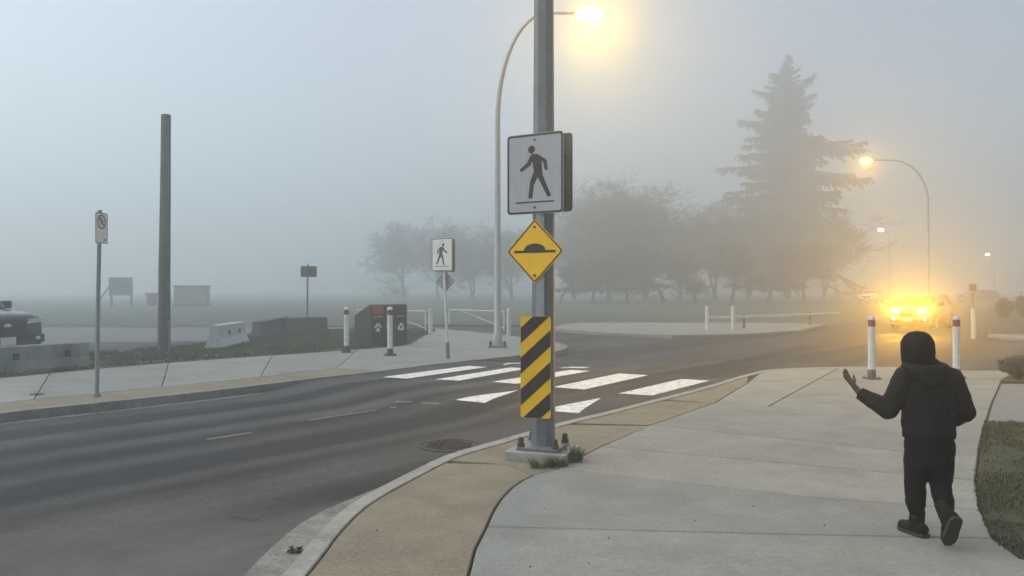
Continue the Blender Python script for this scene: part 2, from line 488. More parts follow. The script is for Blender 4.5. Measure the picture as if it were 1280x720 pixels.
# ------------------------------------------------------------------ the ground, the road, the pavements
U = Vector((0.634, 0.773, 0)); V = Vector((0.773, -0.634, 0))       # along and across the road
mb = MB(); mb._add([(440 * math.cos(2 * PI * k / 48), 440 * math.sin(2 * PI * k / 48), -0.32) for k in range(48)], [tuple(range(48))])
struct(mb.build('ground', M['field']))

CW = G(660, 476, -0.015)                                             # middle of the raised crossing
def road_z(p):
    q = p - CW
    s, t = q.dot(U), q.dot(V)
    e = max(0, min(1, (abs(s) - 2.0) / 1.6)); e = e * e * (3 - 2 * e)
    w = max(0, min(1, (abs(t) - 5.2) / 0.4))
    return (ROAD + 0.115 * (1 - e) * (1 - w)) if True else ROAD
rb = MB()
def grid(x0, x1, y0, y1, st):
    nx, ny = int((x1 - x0) / st), int((y1 - y0) / st)
    vs, fs = [], []
    for j in range(ny + 1):
        for i in range(nx + 1):
            p = Vector((x0 + (x1 - x0) * i / nx, y0 + (y1 - y0) * j / ny, 0)); p.z = road_z(p); vs.append(p)
    for j in range(ny):
        for i in range(nx):
            k = j * (nx + 1) + i
            fs.append((k, k + 1, k + nx + 2, k + nx + 1))
    rb._add(vs, fs)
grid(-16, 16, 4, 30, 0.25)
def flat(x0, x1, y0, y1): rb._add([(x0, y0, ROAD), (x1, y0, ROAD), (x1, y1, ROAD), (x0, y1, ROAD)], [(0, 1, 2, 3)])
flat(-16, 16, -12, 4); flat(-70, -16, -12, 36); flat(16, 45, -12, 36); flat(-16, 16, 30, 36)
e0 = Vector((11, 36, ROAD)); e1 = Vector((24, 36, ROAD))
rb._add([e0, e1, e1 + Vector((110, 170, 0)), e0 + Vector((110, 170, 0))], [(0, 1, 2, 3)])
struct(rb.build('road', M['asphalt'], smooth=40))

# near kerb (outer edge of its top), travelling away from the camera
near_px = [(350, 720), (401, 662), (444, 626), (516, 588), (560, 568), (609, 554), (661, 539), (705, 527), (760, 514), (803, 503), (842, 493.5), (885, 482), (933, 468), (970, 461.5), (1060, 458.5), (1160, 460), (1262, 463.5)]
nearO = spline([Vector((-1.5, 0.5, 0)), Vector((-1.42, 2.6, 0))] + [G(*p) for p in near_px] + [Vector((22, 16.4, 0))], 6)
nearI = offset(nearO, 0.14)
kb = MB(); band(kb, nearO, nearI, 15, -0.3, 0.004, 0.004, 9); struct(kb.build('kerb', M['kerb'], smooth=30))
gb = MB()
gl = [p for p in nearO if p.y < 8.6 and p.x < 0.2]
g_in = [Vector((p.x, p.y, ROAD + 0.008)) for p in offset(gl, -0.004)]
wd = [0.34 if p.y < 6.0 else max(0.03, 0.34 * (8.7 - p.y) / 2.7) for p in gl]
g_out = [Vector((p.x, p.y, ROAD + 0.008)) for p in [offset(gl, -w)[i] for i, w in enumerate(wd)]]
band(gb, g_out, g_in, 3, ROAD - 0.1, ROAD + 0.008, 0.004, 10); struct(gb.build('gutter', M['gutter']))

# joints show the soil under the panels
mb = MB(); under = [Vector((-1.25, 0.5, 0))] + [p for p in nearI if p.y > 2.4 and p.x < 21] + [Vector((21, 8, 0)), Vector((4.5, 0.5, 0))]
mb._add([(p.x, p.y, -0.03) for p in under], [tuple(range(len(under)))]); struct(mb.build('pavement_bed', M['joint']))

def pxs(*l): return [G(*p) if p[0] > 20 else Vector((p[0], p[1], 0)) for p in l]
W = lambda x, y: Vector((x, y, 0))
walk = [
 [G(608, 658), G(780, 662.5), G(954, 667), G(1243, 673), G(1277, 698), W(3.7, 4.2), W(4.3, 3.2), W(4.4, 0.5), W(-0.72, 0.5), W(-0.55, 2.8), G(585, 720), G(594, 685)],
 [G(695, 586), G(850, 603), G(1010, 621), G(1128, 630), G(1226, 637), G(1243, 673), G(954, 667), G(780, 662.5), G(608, 658), G(613, 646), G(619, 634), G(628, 621), G(640, 609), G(653, 600), G(668, 593)],
 [G(751, 558), G(940, 575), G(1134, 593), G(1220, 600), G(1226, 637), G(1128, 630), G(1010, 621), G(850, 603), G(695, 586)],
 [G(813, 531), G(970, 547), G(1128, 564), G(1223, 570), G(1220, 600), G(1134, 593), G(940, 575), G(751, 558)],
 [G(894, 503), G(960, 508), G(1100, 524), G(1229, 538), G(1223, 570), G(1128, 564), G(970, 547), G(813, 531)],
]
endI = [p for p in nearI if p.y > 14.0 and p.x > 4.6 and p.x < 9.7]
kL = [p for p in endI if p.x < 6.7]; kR = [p for p in endI if p.x >= 6.7]
walk.append([G(960, 508), G(894, 503), G(935, 478)] + kL)
walk.append([kL[-1]] + kR + [G(1252, 476), G(1240, 503), G(1229, 538), G(1100, 524), G(960, 508)])
mb = MB()
for p, mi in zip(walk, (0, 2, 1, 0, 2, 1, 0)): slab(mb, p, -0.12, 0.0, 0.0095, 0.009, mi)
struct(mb.build('pavement', [M['concrete'], M['concrete_pale'], M['concrete_dull']]))

def innerslice(y0, y1): return [p for p in nearI if y0 <= p.y < y1 and p.x < 5]
ya, yb, yc = G(573, 576).y, G(712, 530).y, G(848, 500).y
strips = [
 [W(-0.72, 0.5), W(-0.55, 2.8), G(585, 720), G(594, 685), G(608, 658), G(613, 646), G(619, 634), G(628, 621), G(640, 609), G(653, 600), G(668, 593), G(634, 580)] + innerslice(0.9, ya)[::-1] + [W(-1.34, 0.5)],
 [G(634, 580), G(668, 593), G(695, 586), G(751, 558), G(813, 532)] + innerslice(ya, yb)[::-1],
 [G(813, 531), G(894, 503)] + innerslice(yb, yc)[::-1],
 [G(894, 503), G(935, 478)] + innerslice(yc, 14.7)[::-1],
]
mb = MB()
for p in strips: slab(mb, p, -0.12, -0.003, 0.009)
struct(mb.build('pavement_strip', M['tan_concrete']))

# far kerb, travelling away from the camera (pavement on its left)
far_px = [(-420, 577), (-200, 546), (0, 517), (130, 503), (270, 488), (385, 474), (440, 468), (480, 463.5), (540, 456), (600, 449.5), (660, 443), (697, 439), (709, 434.5), (704, 430), (680, 425), (640, 420), (600, 415.5), (540, 410)]
farO = spline([G(*p) for p in far_px], 6)
farI = offset(farO, -0.15)
lawn_px = [(-420, 505), (-200, 487), (0, 472.5), (120, 461), (250, 450.5), (430, 438), (505, 431.5), (528, 421), (545, 413)]
edge = spline([G(*p) for p in lawn_px], 6)
seam_px = [(-420, 553), (-200, 527), (0, 503.5), (125, 491), (225, 481.5), (320, 471.5), (420, 460)]
seam = spline([G(*p) for p in seam_px], 6)
cut = G(430, 462)
k1 = [p for p in farI if p.y < cut.y + 0.2 and p.x < -2.5]
mb = MB(); band(mb, farI, farO, 14, -0.3, 0.004, 0.004, 8); struct(mb.build('far_kerb', M['old_kerb'], smooth=30))
fl = [p for p in farO if p.y < 15.0 and p.x < -2.5]
lo = [Vector((p.x, p.y, 0)) for p in offset(fl, 0.006)]; hi = offset(fl, 0.13)
mb = MB(); band(mb, lo, hi, 5, ROAD - 0.1, ROAD + 0.008, 0.004, 8); struct(mb.build('far_gutter', M['gutter']))
mb = MB(); band(mb, k1, seam, 6, -0.12, -0.003, 0.007, 6); struct(mb.build('far_pavement_strip', M['tan_concrete']))
mb = MB()
band(mb, seam, [p for p in edge if p.x < -3.9], 5, -0.12, 0.0, 0.007, 8, (0, 1, 2, 0, 2))
rest = [p for p in farI if not (p.y < cut.y + 0.2 and p.x < -2.5)]
poly = [k1[-1]] + rest + [p for p in edge if p.x >= -3.9][::-1] + [[p for p in edge if p.x < -3.9][-1], seam[-1]]
slab(mb, poly, -0.12, 0.0, 0.006)
struct(mb.build('far_pavement', [M['concrete'], M['concrete_pale'], M['concrete_dull']]))
mb = MB(); mb._add([(p.x, p.y, -0.03) for p in resample(k1, 12) + rest + edge[::-1]], [tuple(range(12 + len(rest) + len(edge)))]); struct(mb.build('far_pavement_bed', M['joint']))

# grass verge behind the far pavement, with an uneven back edge
back = spline([G(*p) for p in [(545, 411.5), (470, 411), (407, 413), (316, 418), (300, 423), (215, 433), (120, 441), (0, 447), (-200, 455), (-420, 462)]], 6)
back = [p + Vector((noise.noise(p * 1.3) * 0.25, noise.noise(p * 1.7) * 0.3, 0)) for p in back]
verge = [p + Vector((0, 0, 0)) for p in edge] + back
mb = MB(); slab(mb, verge, -0.2, 0.01, 0.0); struct(mb.build('verge', M['soil']))
# right-hand lawn and the grey drive behind it
rl = [W(3.05, 4.55)] + [G(1277, 698), G(1243, 673), G(1226, 637), G(1220, 600), G(1223, 570), G(1229, 540), G(1232, 527)]
rl = spline(rl, 5)
lawn = [W(4.6, 3.0), W(3.72, 4.1)] + rl[3:] + [G(1330, 529), W(14, 9.6), W(14, 3)]
mb = MB(); slab(mb, shrink(lawn, 0.012), -0.2, -0.004, 0.0); struct(mb.build('lawn', M['soil']))
mb = MB(); slab(mb, [G(1233, 526), G(1240, 503), G(1251, 479), W(12, 13.6), W(14, 9.7)], -0.2, -0.012, 0.01); struct(mb.build('driveway', M['gravel']))
mb = MB(); slab(mb, [G(1252, 477), G(1258, 470)] + [p for p in nearI if 9.55 < p.x < 14] + [W(14, 14), W(12, 13.7)], -0.2, 0.006, 0.012); struct(mb.build('planting_bed', M['soil']))
# far side of the junction
isl = [G(706, 411.5), G(760, 415.5), G(840, 418.5), G(930, 417), G(1000, 413), W(14.2, 36), W(10, 37), W(3, 37), W(1.6, 33)]
isl = [Vector((p.x, p.y, 0)) for p in isl]
mb = MB(); slab(mb, isl, -0.3, 0.0, 0.0, 0.02); struct(mb.build('island_pavement', M['concrete']))
mb = MB(); slab(mb, [W(16.2, 24.6), W(40, 23.6), W(40, 26.9), W(16.6, 27.9)], -0.3, 0.0, 0.0, 0.02); struct(mb.build('corner_pavement', M['concrete']))
mb = MB(); slab(mb, [W(-70, 37), W(-14, 35.5), W(-2, 37.5), W(3, 36.8), W(14.2, 36.5), W(60, 100), W(-70, 100)], -0.31, -0.118, 0.0); struct(mb.build('field', M['field']))

mb = MB(); lot = [W(-60, 23), W(-16, 24.5), W(-9, 26.5), W(-4, 28.2), W(-2.6, 31), W(-4, 35), W(-14, 35), W(-60, 36)]
mb._add([(p.x, p.y, ROAD + 0.004) for p in lot], [tuple(range(len(lot)))]); struct(mb.build('parking_area', M['pale_asphalt']))
# ------------------------------------------------------------------ paint on the road
pb = MB()
def paint(mbx, px, up=0.004):
    ps = [G(*p, -0.06) for p in px]
    # lie on the road surface
    out = []
    for p, q in zip(px, ps):
        z = ROAD
        for _ in range(6):
            w = G(*q, z) if False else G(p[0], p[1], z)
            z = road_z(w)
        out.append(Vector((w.x, w.y, z)))
    # subdivide along length so it follows the ramp
    if len(out) == 4:
        n = 10
        vs = []
        for k in range(n + 1):
            for a, b in ((out[0], out[3]), (out[1], out[2])):
                p = a.lerp(b, k / n); p.z = road_z(p) + up; vs.append(p)
        mbx._add(vs, [(2 * k, 2 * k + 1, 2 * k + 3, 2 * k + 2) for k in range(n)])
    else:
        n = 8; a0, b0, c0 = out; vs = []
        for k in range(n + 1):
            for q in (a0, b0):
                p = q.lerp(c0, 0.985 * k / n); p.z = road_z(p) + up; vs.append(p)
        mbx._add(vs, [(2 * k, 2 * k + 1, 2 * k + 3, 2 * k + 2) for k in range(n)])
for q in [[(478, 471.5), (508, 473.5), (609, 459), (585, 457.5)], [(544, 474.5), (574, 476), (661, 460.5), (638, 459.5)],
          [(615, 477.5), (645, 480), (738, 464), (713, 462.5)], [(691, 484), (730, 487.2), (811, 469.3), (774, 467)],
          [(773, 492), (815, 494.6), (887, 476), (851, 474)], [(569, 500), (606, 504), (648, 488)], [(680, 513), (723, 517), (752, 497.5)],
          [(712, 458.6), (738, 458.9), (700, 460.8)], [(640, 453.8), (664, 454.4), (628, 457)]]:
    paint(pb, q)
struct(pb.build('crosswalk_marking', M['paint']))
pb = MB()
for q in [[(494, 501.3), (514, 501.6), (514, 503), (494, 502.7)], [(527, 502.8), (549, 503.6), (549, 505), (527, 504.4)], [(487, 509), (495, 508.4), (495, 510), (487, 510.6)],
          [(258, 549), (314, 540.5), (315, 541.5), (259, 550.3)], [(385, 525), (470, 512.5), (470, 513.4), (386, 526)]]:
    paint(pb, q)
struct(pb.build('lane_marking', M['faded_paint']))
pb = MB()
rc = random.Random(4)
for (x0, y0), (x1, y1), wd_ in (((276, 644), (332, 653), 1), ((338, 621), (387, 631), 1), ((368, 615), (416, 624), 1), ((60, 575), (240, 556), 0.7), ((420, 588), (520, 560), 0.6), ((850, 450), (1010, 437), 1.2)):
    a_, b_ = G(x0, y0, ROAD), G(x1, y1, ROAD)
    n_ = 14; L_, R_ = [], []
    for k in range(n_ + 1):
        p = a_.lerp(b_, k / n_); t_ = (b_ - a_).normalized(); q = Vector((-t_.y, t_.x, 0))
        p = p + q * rc.gauss(0, 0.02); p.z = road_z(p) + 0.004
        w_ = (0.004 + 0.006 * rc.random()) * wd_ * min(1, 4 * min(k, n_ - k) / n_ + 0.1)
        L_.append(p + q * w_); R_.append(p - q * w_)
    pb._add(L_ + R_, [(k, k + 1, n_ + 2 + k, n_ + 1 + k) for k in range(n_)])
struct(pb.build('road_crack', M['joint']))

# ------------------------------------------------------------------ manhole covers
def manhole():
    c = G(562, 557, ROAD)
    t = empty('manhole_cover', (c.x, c.y, ROAD), 0.4, 'round dark cast iron manhole cover in the road next to the kerb', 'manhole cover')
    m = MB(); m.tube([(0, 0, -0.02), (0, 0, 0.006)], 0.305, 40); m.build('lid', M['iron'], t, 30)
    m = MB()
    for i in range(-6, 7):
        for j in range(-6, 7):
            x, y = i * 0.042 + (j % 2) * 0.021, j * 0.042
            if math.hypot(x, y) < 0.26: m.box((x, y, 0.0095), (0.026, 0.026, 0.006))
    m.build('raised_studs', M['iron'], t)
    m = MB(); a = [(0.355 * math.cos(2 * PI * k / 40), 0.355 * math.sin(2 * PI * k / 40)) for k in range(40)]; b = [(x * 0.885, y * 0.885) for x, y in a]
    m.ring(a, b, -0.02, 0.009, Matrix.Rotation(R(90), 4, 'X')); o = m.build('frame', M['iron'], t)
manhole()
c = G(46, 493)
m = MB(); m.tube([(0, 0, -0.02), (0, 0, 0.007), (0, 0, 0.010)], [0.10, 0.10, 0.09], 24); m.tube([(0, 0, 0.008), (0, 0, 0.016)], 0.03, 6)
o = m.build('valve_cover', M['iron'], None, 30); o.location = c; tag(o, 'small round iron valve cover set in the far pavement', 'valve cover')

# ------------------------------------------------------------------ signs
PED = [(196, 155), (190, 163), (178, 190), (149, 217), (156, 226), (189, 201), (198, 183), (204, 222), (190, 265), (183, 329), (197, 330), (203, 277), (219, 246), (256, 322), (269, 317), (237, 236), (232, 178), (240, 189), (246, 218), (257, 217), (252, 178), (218, 155)]
def ped_pts(mirror=1):
    f = lambda x, y: (mirror * (x - 207) / 215 * 0.6, (232 - y - (x - 207) * 0.08) / 315 * 0.75)
    body = [f(*p) for p in PED]
    hc = f(195, 138)
    head = [(hc[0] + 0.036 * math.cos(2 * PI * k / 20), hc[1] + 0.036 * math.sin(2 * PI * k / 20)) for k in range(20)]
    bar = [(-0.205, -0.270), (0.205, -0.270), (0.205, -0.258), (-0.205, -0.258)]
    return body, head, bar
def ped_sign(name, parent, Mx, face, mirror=1, back=False):
    """rectangular sign: local x right, front towards -y"""
    w, h = 0.6, 0.75
    m = MB(); m.prism(rounded(w, h, 0.035), -0.002, 0.002, None, 'y')
    s = m.build(name, M['sign_back'] if back else face, parent)
    s.matrix_local = Mx
    if back: return s
    m = MB(); m.ring(rounded(w - 0.012, h - 0.012, 0.03), rounded(w - 0.044, h - 0.044, 0.022), -0.0045, -0.0015); m.build('border', M['black'], s)
    body, head, bar = ped_pts(mirror)
    m = MB(); m.prism(body, -0.0045, -0.001, None, 'y'); m.prism(head, -0.0045, -0.001, None, 'y'); m.prism(bar, -0.0045, -0.001, None, 'y'); m.build('pictogram', M['black'], s)
    for z in (0.315, -0.315):
        m = MB(); m.tube([(0, -0.012, z), (0, -0.001, z)], 0.011, 6); m.build('bolt', M['dark_steel'], s)
    return s

pole_at = G(679, 571)
pole_at.z = 0
main = empty('street_pole', pole_at, 0, 'tall grey octagonal steel pole bolted to a concrete footing in front of the crosswalk', 'pole')
m = MB(); m.box((0, 0, 0.01), (0.60, 0.54, 0.15), T(0, 0, 0, R(-20)), 0.025); m.build('footing', M['kerb'], main, 40)
m = MB(); m.box((0, 0, 0.103), (0.40, 0.40, 0.03), T(0, 0, 0, R(-20)), 0.006); m.build('base_plate', M['galv'], main, 40)
for k in range(4):
    a = R(25 + 90 * k)
    bx, by = 0.235 * math.cos(a), 0.235 * math.sin(a)
    m = MB(); m.tube([(bx, by, 0.085), (bx, by, 0.205)], 0.016, 8); m.tube([(bx, by, 0.1185), (bx, by, 0.15)], 0.036, 6); m.tube([(bx, by, 0.15), (bx, by, 0.2), (bx, by, 0.21)], [0.028, 0.026, 0.01], 10)
    m.build('anchor_bolt', M['dark_steel'], main, 40)
m = MB(); m.tube([(0, 0, 0.117), (0.005, 0, 3.0), (0.01, 0, 9.2)], [0.118, 0.102, 0.068], 8, phase=R(10)); m.build('shaft', M['galv'], main)
m = MB(); m.tube([(0.01, 0, 9.2), (0.01, 0, 9.24), (0.01, 0, 9.26)], [0.072, 0.072, 0.03], 8, phase=R(10)); m.build('cap', M['galv'], main)
m = MB(); m.tube([(-0.05, -0.082, 0.35), (-0.05, -0.082, 0.6)], (0.001, 0.001), 4); m.box((-0.03, -0.109, 0.5), (0.09, 0.012, 0.2), T(0, 0, 0, R(-10)), 0.004); m.build('handhole_cover', M['galv'], main)
D0 = pole_at.y
def on_pole(px, py, off, rz):      # centre of a sign on the pole, off metres in front of the axis
    n = Vector((math.sin(rz), -math.cos(rz), 0))
    p = pole_at + n * off
    d = p.y
    return T(p.x + 0, p.y, CAM_Z - (py - 360) / F * d, rz)
SR = R(-31)
g = 'signs fixed to the street pole'
def signthing(name, label, cat, Mx):
    o = empty(name, Mx.to_translation(), Mx.to_euler().z, label, cat)
    return o
Mx = on_pole(669, 217, 0.15, SR)
Mx.translation.x = (668.5 - 640) / F * Mx.translation.y
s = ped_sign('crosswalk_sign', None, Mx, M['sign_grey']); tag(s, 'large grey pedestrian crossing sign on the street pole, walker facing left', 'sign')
for z in (0.18, -0.18):
    m = MB(); m.box((0.05, 0.04, z), (0.30, 0.035, 0.04), None, 0.004); m.build('bracket', M['galv'], s)
Mb = on_pole(669, 217, -0.16, SR)
s = ped_sign('crosswalk_sign', None, Mb @ Matrix.Translation((-0.07, 0, 0.0)), None, back=True); tag(s, 'grey back of the second crossing sign showing behind the large one on the street pole', 'sign')
for z in (0.18, -0.18):
    m = MB(); m.box((0.04, -0.03, z), (0.40, 0.035, 0.04), None, 0.004); m.build('bracket', M['galv'], s)

Mx = on_pole(668, 314, 0.15, SR)
Mx.translation.x = (668.5 - 640) / F * Mx.translation.y
m = MB(); m.prism(rot45(rounded(0.432, 0.432, 0.03)), -0.002, 0.002, None, 'y'); s = m.build('speed_hump_sign', M['yellow']); s.matrix_local = Mx
tag(s, 'yellow diamond speed hump warning sign on the street pole below the crossing sign', 'sign')
m = MB(); m.ring(rot45(rounded(0.418, 0.418, 0.025)), rot45(rounded(0.394, 0.394, 0.018)), -0.0045, -0.0015); m.build('border', M['black'], s)
hump = [(-0.22, -0.015), (0.22, -0.015), (0.22, 0.008)] + [(0.115 * math.cos(R(a)), 0.008 + 0.064 * math.sin(R(a))) for a in range(0, 181, 12)] + [(-0.22, 0.008)]
m = MB(); m.prism(hump, -0.0045, -0.001, None, 'y'); m.build('pictogram', M['black'], s)
for z in (0.225, -0.225):
    m = MB(); m.tube([(0, -0.012, z), (0, -0.001, z)], 0.012, 8); m.build('bolt', M['dark_steel'], s)
m = MB(); m.box((0.05, 0.035, 0.0), (0.2, 0.03, 0.04), None, 0.004); m.build('bracket', M['galv'], s)

Mx = on_pole(669.5, 459, 0.15, R(-14))
Mx.translation.x = (669.5 - 640) / F * Mx.translation.y
HW, HH = 0.287, 0.948
m = MB(); m.prism(rounded(HW, HH, 0.022), -0.002, 0.002, None, 'y'); s = m.build('hazard_marker', M['yellow']); s.matrix_local = Mx
tag(s, 'tall black and yellow diagonally striped hazard marker low on the street pole', 'sign')
m = MB()
for y0, y1 in ((50, 115), (175, 243), (307, 375), (434, 505)):
    zt = HH / 2 - y0 / 425 * HH; zb = HH / 2 - y1 / 425 * HH      # heights where the stripe meets the left edge
    q = rounded(HW - 0.004, HH - 0.004, 0.021)
    sl = 0.93
    # between z = zb + sl*(x+HW/2) and z = zt + sl*(x+HW/2)
    q = clip(q, -sl, 1, zt + sl * HW / 2)
    q = clip(q, sl, -1, -(zb + sl * HW / 2))
    if len(q) > 2: m.prism(q, -0.0045, -0.001, None, 'y')
m.build('stripes', M['black'], s)
for z in (0.43, -0.425):
    m = MB(); m.tube([(0, -0.012, z), (0, -0.001, z)], 0.011, 8); m.build('bolt', M['dark_steel'], s)
# a pale channel-shaped strip up the pole front, behind marker and diamond
m = MB(); m.prism([(-0.045, 0.0), (0.03, 0.0), (0.03, 0.03), (0.022, 0.03), (0.022, 0.008), (-0.037, 0.008), (-0.037, 0.03), (-0.045, 0.03)], 1.0, 2.6, None, 'z')
o = m.build('pale_channel', M['galv_light'], main); o.location = (-0.028, -0.142, -0.02); o.rotation_euler = (0, 0, R(-14))

# no-parking sign on the far pavement
b = G(121, 496)
t = empty('no_parking_sign', b, 0, 'narrow white no parking sign turned sideways on a thin grey post at the far kerb', 'sign')
m = MB(); m.tube([(0, 0, 0), (0.02, 0, 1.5), (0.045, 0, 2.72)], 0.030, 10); m.tube([(0, 0, 0), (0, 0, 0.05)], 0.05, 12); m.build('post', M['galv_mid'], t, 40)
m = MB(); m.ball((0.046, 0, 2.73), (0.032, 0.032, 0.02)); m.build('post_cap', M['galv'], t, 60)
th = R(85)
Mp = Matrix.Translation((0.075 , -0.012, 2.48)) @ Matrix.Rotation(th, 4, 'Z')
m = MB(); m.prism(rounded(0.30, 0.45, 0.02), -0.002, 0.002, None, 'y'); s = m.build('panel', M['sign_white'], t); s.matrix_local = Mp
m = MB(); m.ring(rounded(0.296, 0.446, 0.02), rounded(0.28, 0.43, 0.016), -0.0045, -0.0015); m.build('border', M['dark_steel'], s)
m = MB()
ci = [(0.105 * math.cos(2 * PI * k / 28), 0.09 + 0.105 * math.sin(2 * PI * k / 28)) for k in range(28)]
cj = [(0.085 * math.cos(2 * PI * k / 28), 0.09 + 0.085 * math.sin(2 * PI * k / 28)) for k in range(28)]
m.ring(ci, cj, -0.0045, -0.001); m.build('prohibition_ring', M['maroon'], s)
m = MB(); m.prism([(-0.066, 0.142), (-0.052, 0.155), (0.066, 0.038), (0.052, 0.025)], -0.0065, -0.001, None, 'y'); m.build('prohibition_bar', M['maroon'], s)
def text_mesh(txt, size, name, mt, parent, loc, thick=0.001):
    cu = bpy.data.curves.new(name, 'FONT'); cu.body = txt; cu.size = size; cu.align_x = 'CENTER'; cu.align_y = 'CENTER'; cu.extrude = thick
    o = bpy.data.objects.new(name, cu); COL.objects.link(o)
    dg = bpy.context.evaluated_depsgraph_get(); dg.update()
    me = bpy.data.meshes.new_from_object(o.evaluated_get(dg)); bpy.data.objects.remove(o); bpy.data.curves.remove(cu)
    me.name = name; me.materials.clear(); me.materials.append(mt)
    r = bpy.data.objects.new(name, me); COL.objects.link(r); r.parent = parent
    r.location = loc; r.rotation_euler = (R(90), 0, 0)
    return r
text_mesh('P', 0.15, 'letter', M['black'], s, (0, -0.0035, 0.09))
m = MB(); m.prism([(0.045, -0.165), (0.075, -0.165), (0.075, -0.145), (0.1, -0.17), (0.075, -0.195), (0.075, -0.18), (0.045, -0.18)], -0.0045, -0.001, None, 'y'); m.build('arrow', M['black'], s)

# far crosswalk sign
b = G(560, 448)
t = empty('crosswalk_sign', b, 0, 'small white pedestrian crossing sign on a leaning post beyond the crosswalk', 'sign')
top = Vector(((553 - 560) / F * b.y, 0, 2.86))
m = MB(); m.tube([top * 0.125, top * 0.72, top], [0.030, 0.03, 0.03], 10); m.build('post', M['white'], t, 40)
m = MB(); m.tube([(0, 0, 0), top * 0.13], [0.045, 0.042], 10); m.build('post_sleeve', M['galv'], t, 40)
Ms = T(top.x - 0.005, -0.045, 1.6 + 0.0415 * b.y, R(-33))
s = ped_sign('panel', t, Ms, M['sign_white'], -1)
s = ped_sign('rear_panel', t, T(top.x + 0.045, 0.03, 1.6 + 0.0405 * b.y, R(-33)), None, back=True)
m = MB(); m.prism(rot45(rounded(0.36, 0.36, 0.02)), -0.002, 0.002, None, 'y'); s = m.build('diamond_panel', M['galv_mid'], t); s.matrix_local = T(top.x + 0.06, 0.05, 1.6 + 0.008 * b.y, R(-25))
for z in (0.05, 0.032):
    m = MB(); m.box((top.x * 0.97 + 0.02, 0.02, 1.6 + z * b.y), (0.2, 0.05, 0.03), None, 0.004); m.build('bracket', M['galv'], t)

# distant sign seen from behind
b = G(384, 412); d = b.y
t = empty('rear_facing_sign', b, 0, 'wide dark road sign seen from behind on a thin post beyond the dark concrete blocks', 'sign')
m = MB(); m.tube([(0, 0, -0.15), (0.02, 0, 2.5)], 0.03, 8); m.build('post', M['dark_steel'], t, 40)
m = MB(); m.prism(rounded(0.62, 0.42, 0.03), 0.035, 0.039, None, 'y'); s = m.build('panel', M['dark_steel'], t); s.location = (0.05, 0, CAM_Z + 0.0205 * d)
for z in (0.1, -0.1):
    m = MB(); m.box((0.03, 0.033, CAM_Z + 0.0205 * d + z), (0.45, 0.02, 0.03)); m.build('bracket', M['rust'], t)

# ------------------------------------------------------------------ bollards
def bollard():
    t = empty('bollard', (0, 0, 0), 0, 'x', 'bollard', 'white bollards with a dark red band')
    m = MB(); m.tube([(0, 0, 0.05), (0, 0, 0.94)], 0.061, 18); m.build('post', M['white'], t, 40)
    m = MB(); m.tube([(0, 0, 0.94), (0, 0, 1.06)], 0.0625, 18); m.build('band', M['maroon'], t, 40)
    m = MB(); m.tube([(0, 0, 1.06), (0, 0, 1.10), (0, 0, 1.125), (0, 0, 1.135)], [0.061, 0.061, 0.045, 0.02], 18); m.build('cap', M['white'], t, 60)
    m = MB(); m.box((0, 0, 0.0125), (0.24, 0.24, 0.025), None, 0.004); m.tube([(0, 0, 0.025), (0, 0, 0.16), (0, 0, 0.17)], [0.078, 0.072, 0.064], 18)
    m.build('base', M['dark_steel'], t, 40)
    for i in (-1, 1):
        for j in (-1, 1):
            m = MB(); m.tube([(i * 0.09, j * 0.09, 0.0255), (i * 0.09, j * 0.09, 0.05)], 0.014, 6); m.build('bolt', M['rust'], t)
    return t
b0 = bollard()
for i, (px, py, lab, sc, rz) in enumerate([
        (433, 440.5, 'white bollard beside the left side of the dark waste bins', 1.0, 0.2),
        (487.5, 444.5, 'white bollard in front of the middle of the waste bins', 1.02, 0.5),
        (1089.5, 473.5, 'white bollard at the near corner just left of the walking child', 0.98, 0.1),
        (1195.5, 473, 'white bollard partly hidden behind the walking child', 0.98, 0.7)]):
    o = b0 if i == 0 else copy_tree(b0)
    o.location = G(px, py); o.rotation_euler.z = rz; o.scale = (sc, sc, sc); o['label'] = lab
# a leaning channel stub beside the bollard near the child
b = G(1089.5, 473.5)

# plain white posts further away
def white_post():
    t = empty('white_post', (0, 0, 0), 0, 'x', 'post', 'plain white posts across the junction')
    m = MB(); m.tube([(0, 0, -0.12), (0, 0, 0.86)], 0.075, 14); m.build('post', M['white'], t, 40)
    m = MB(); m.tube([(0, 0, 0.86), (0, 0, 0.89), (0, 0, 0.905)], [0.078, 0.07, 0.03], 14); m.build('cap', M['white'], t, 40)
    return t
p0 = white_post()
for i, (px, d, lab) in enumerate([(884, 30.5, 'thin white post at the left end of the low rail below the big conifer'), (916.5, 30.5, 'thin white post one step right of the low rail end below the conifer'),
                                  (1217, 27.2, 'white post right of the glowing headlights behind the child')]):
    o = p0 if i == 0 else copy_tree(p0)
    o.location = ((px - 640) / F * d, d, 0); o['label'] = lab
# low pale rail
t = empty('guard_rail', (0, 0, 0), 0, 'long low pale rail running right from the thin white posts below the conifer', 'rail')
ra, rbv = A(884, 396, 30.75), A(1050, 393, 36)
ra.z, rbv.z = 0.45, 0.45
m = MB(); 
dr = (rbv - ra).normalized(); m.box(((ra + rbv) / 2)[:], (0.1, 0.1, 0.1)) if False else m.tube([ra, rbv], [(0.03, 0.055), (0.03, 0.055)], 8, ref=(dr.y, -dr.x, 0)); m.build('beam', M['white'], t, 40)
for k in range(2):
    p = ra.lerp(rbv, (k + 0.5) / 2); m = MB(); m.tube([(p.x, p.y + 0.09, -0.1), (p.x, p.y + 0.09, 0.55)], 0.05, 8); m.build('rail_post', M['wood'], t, 40)

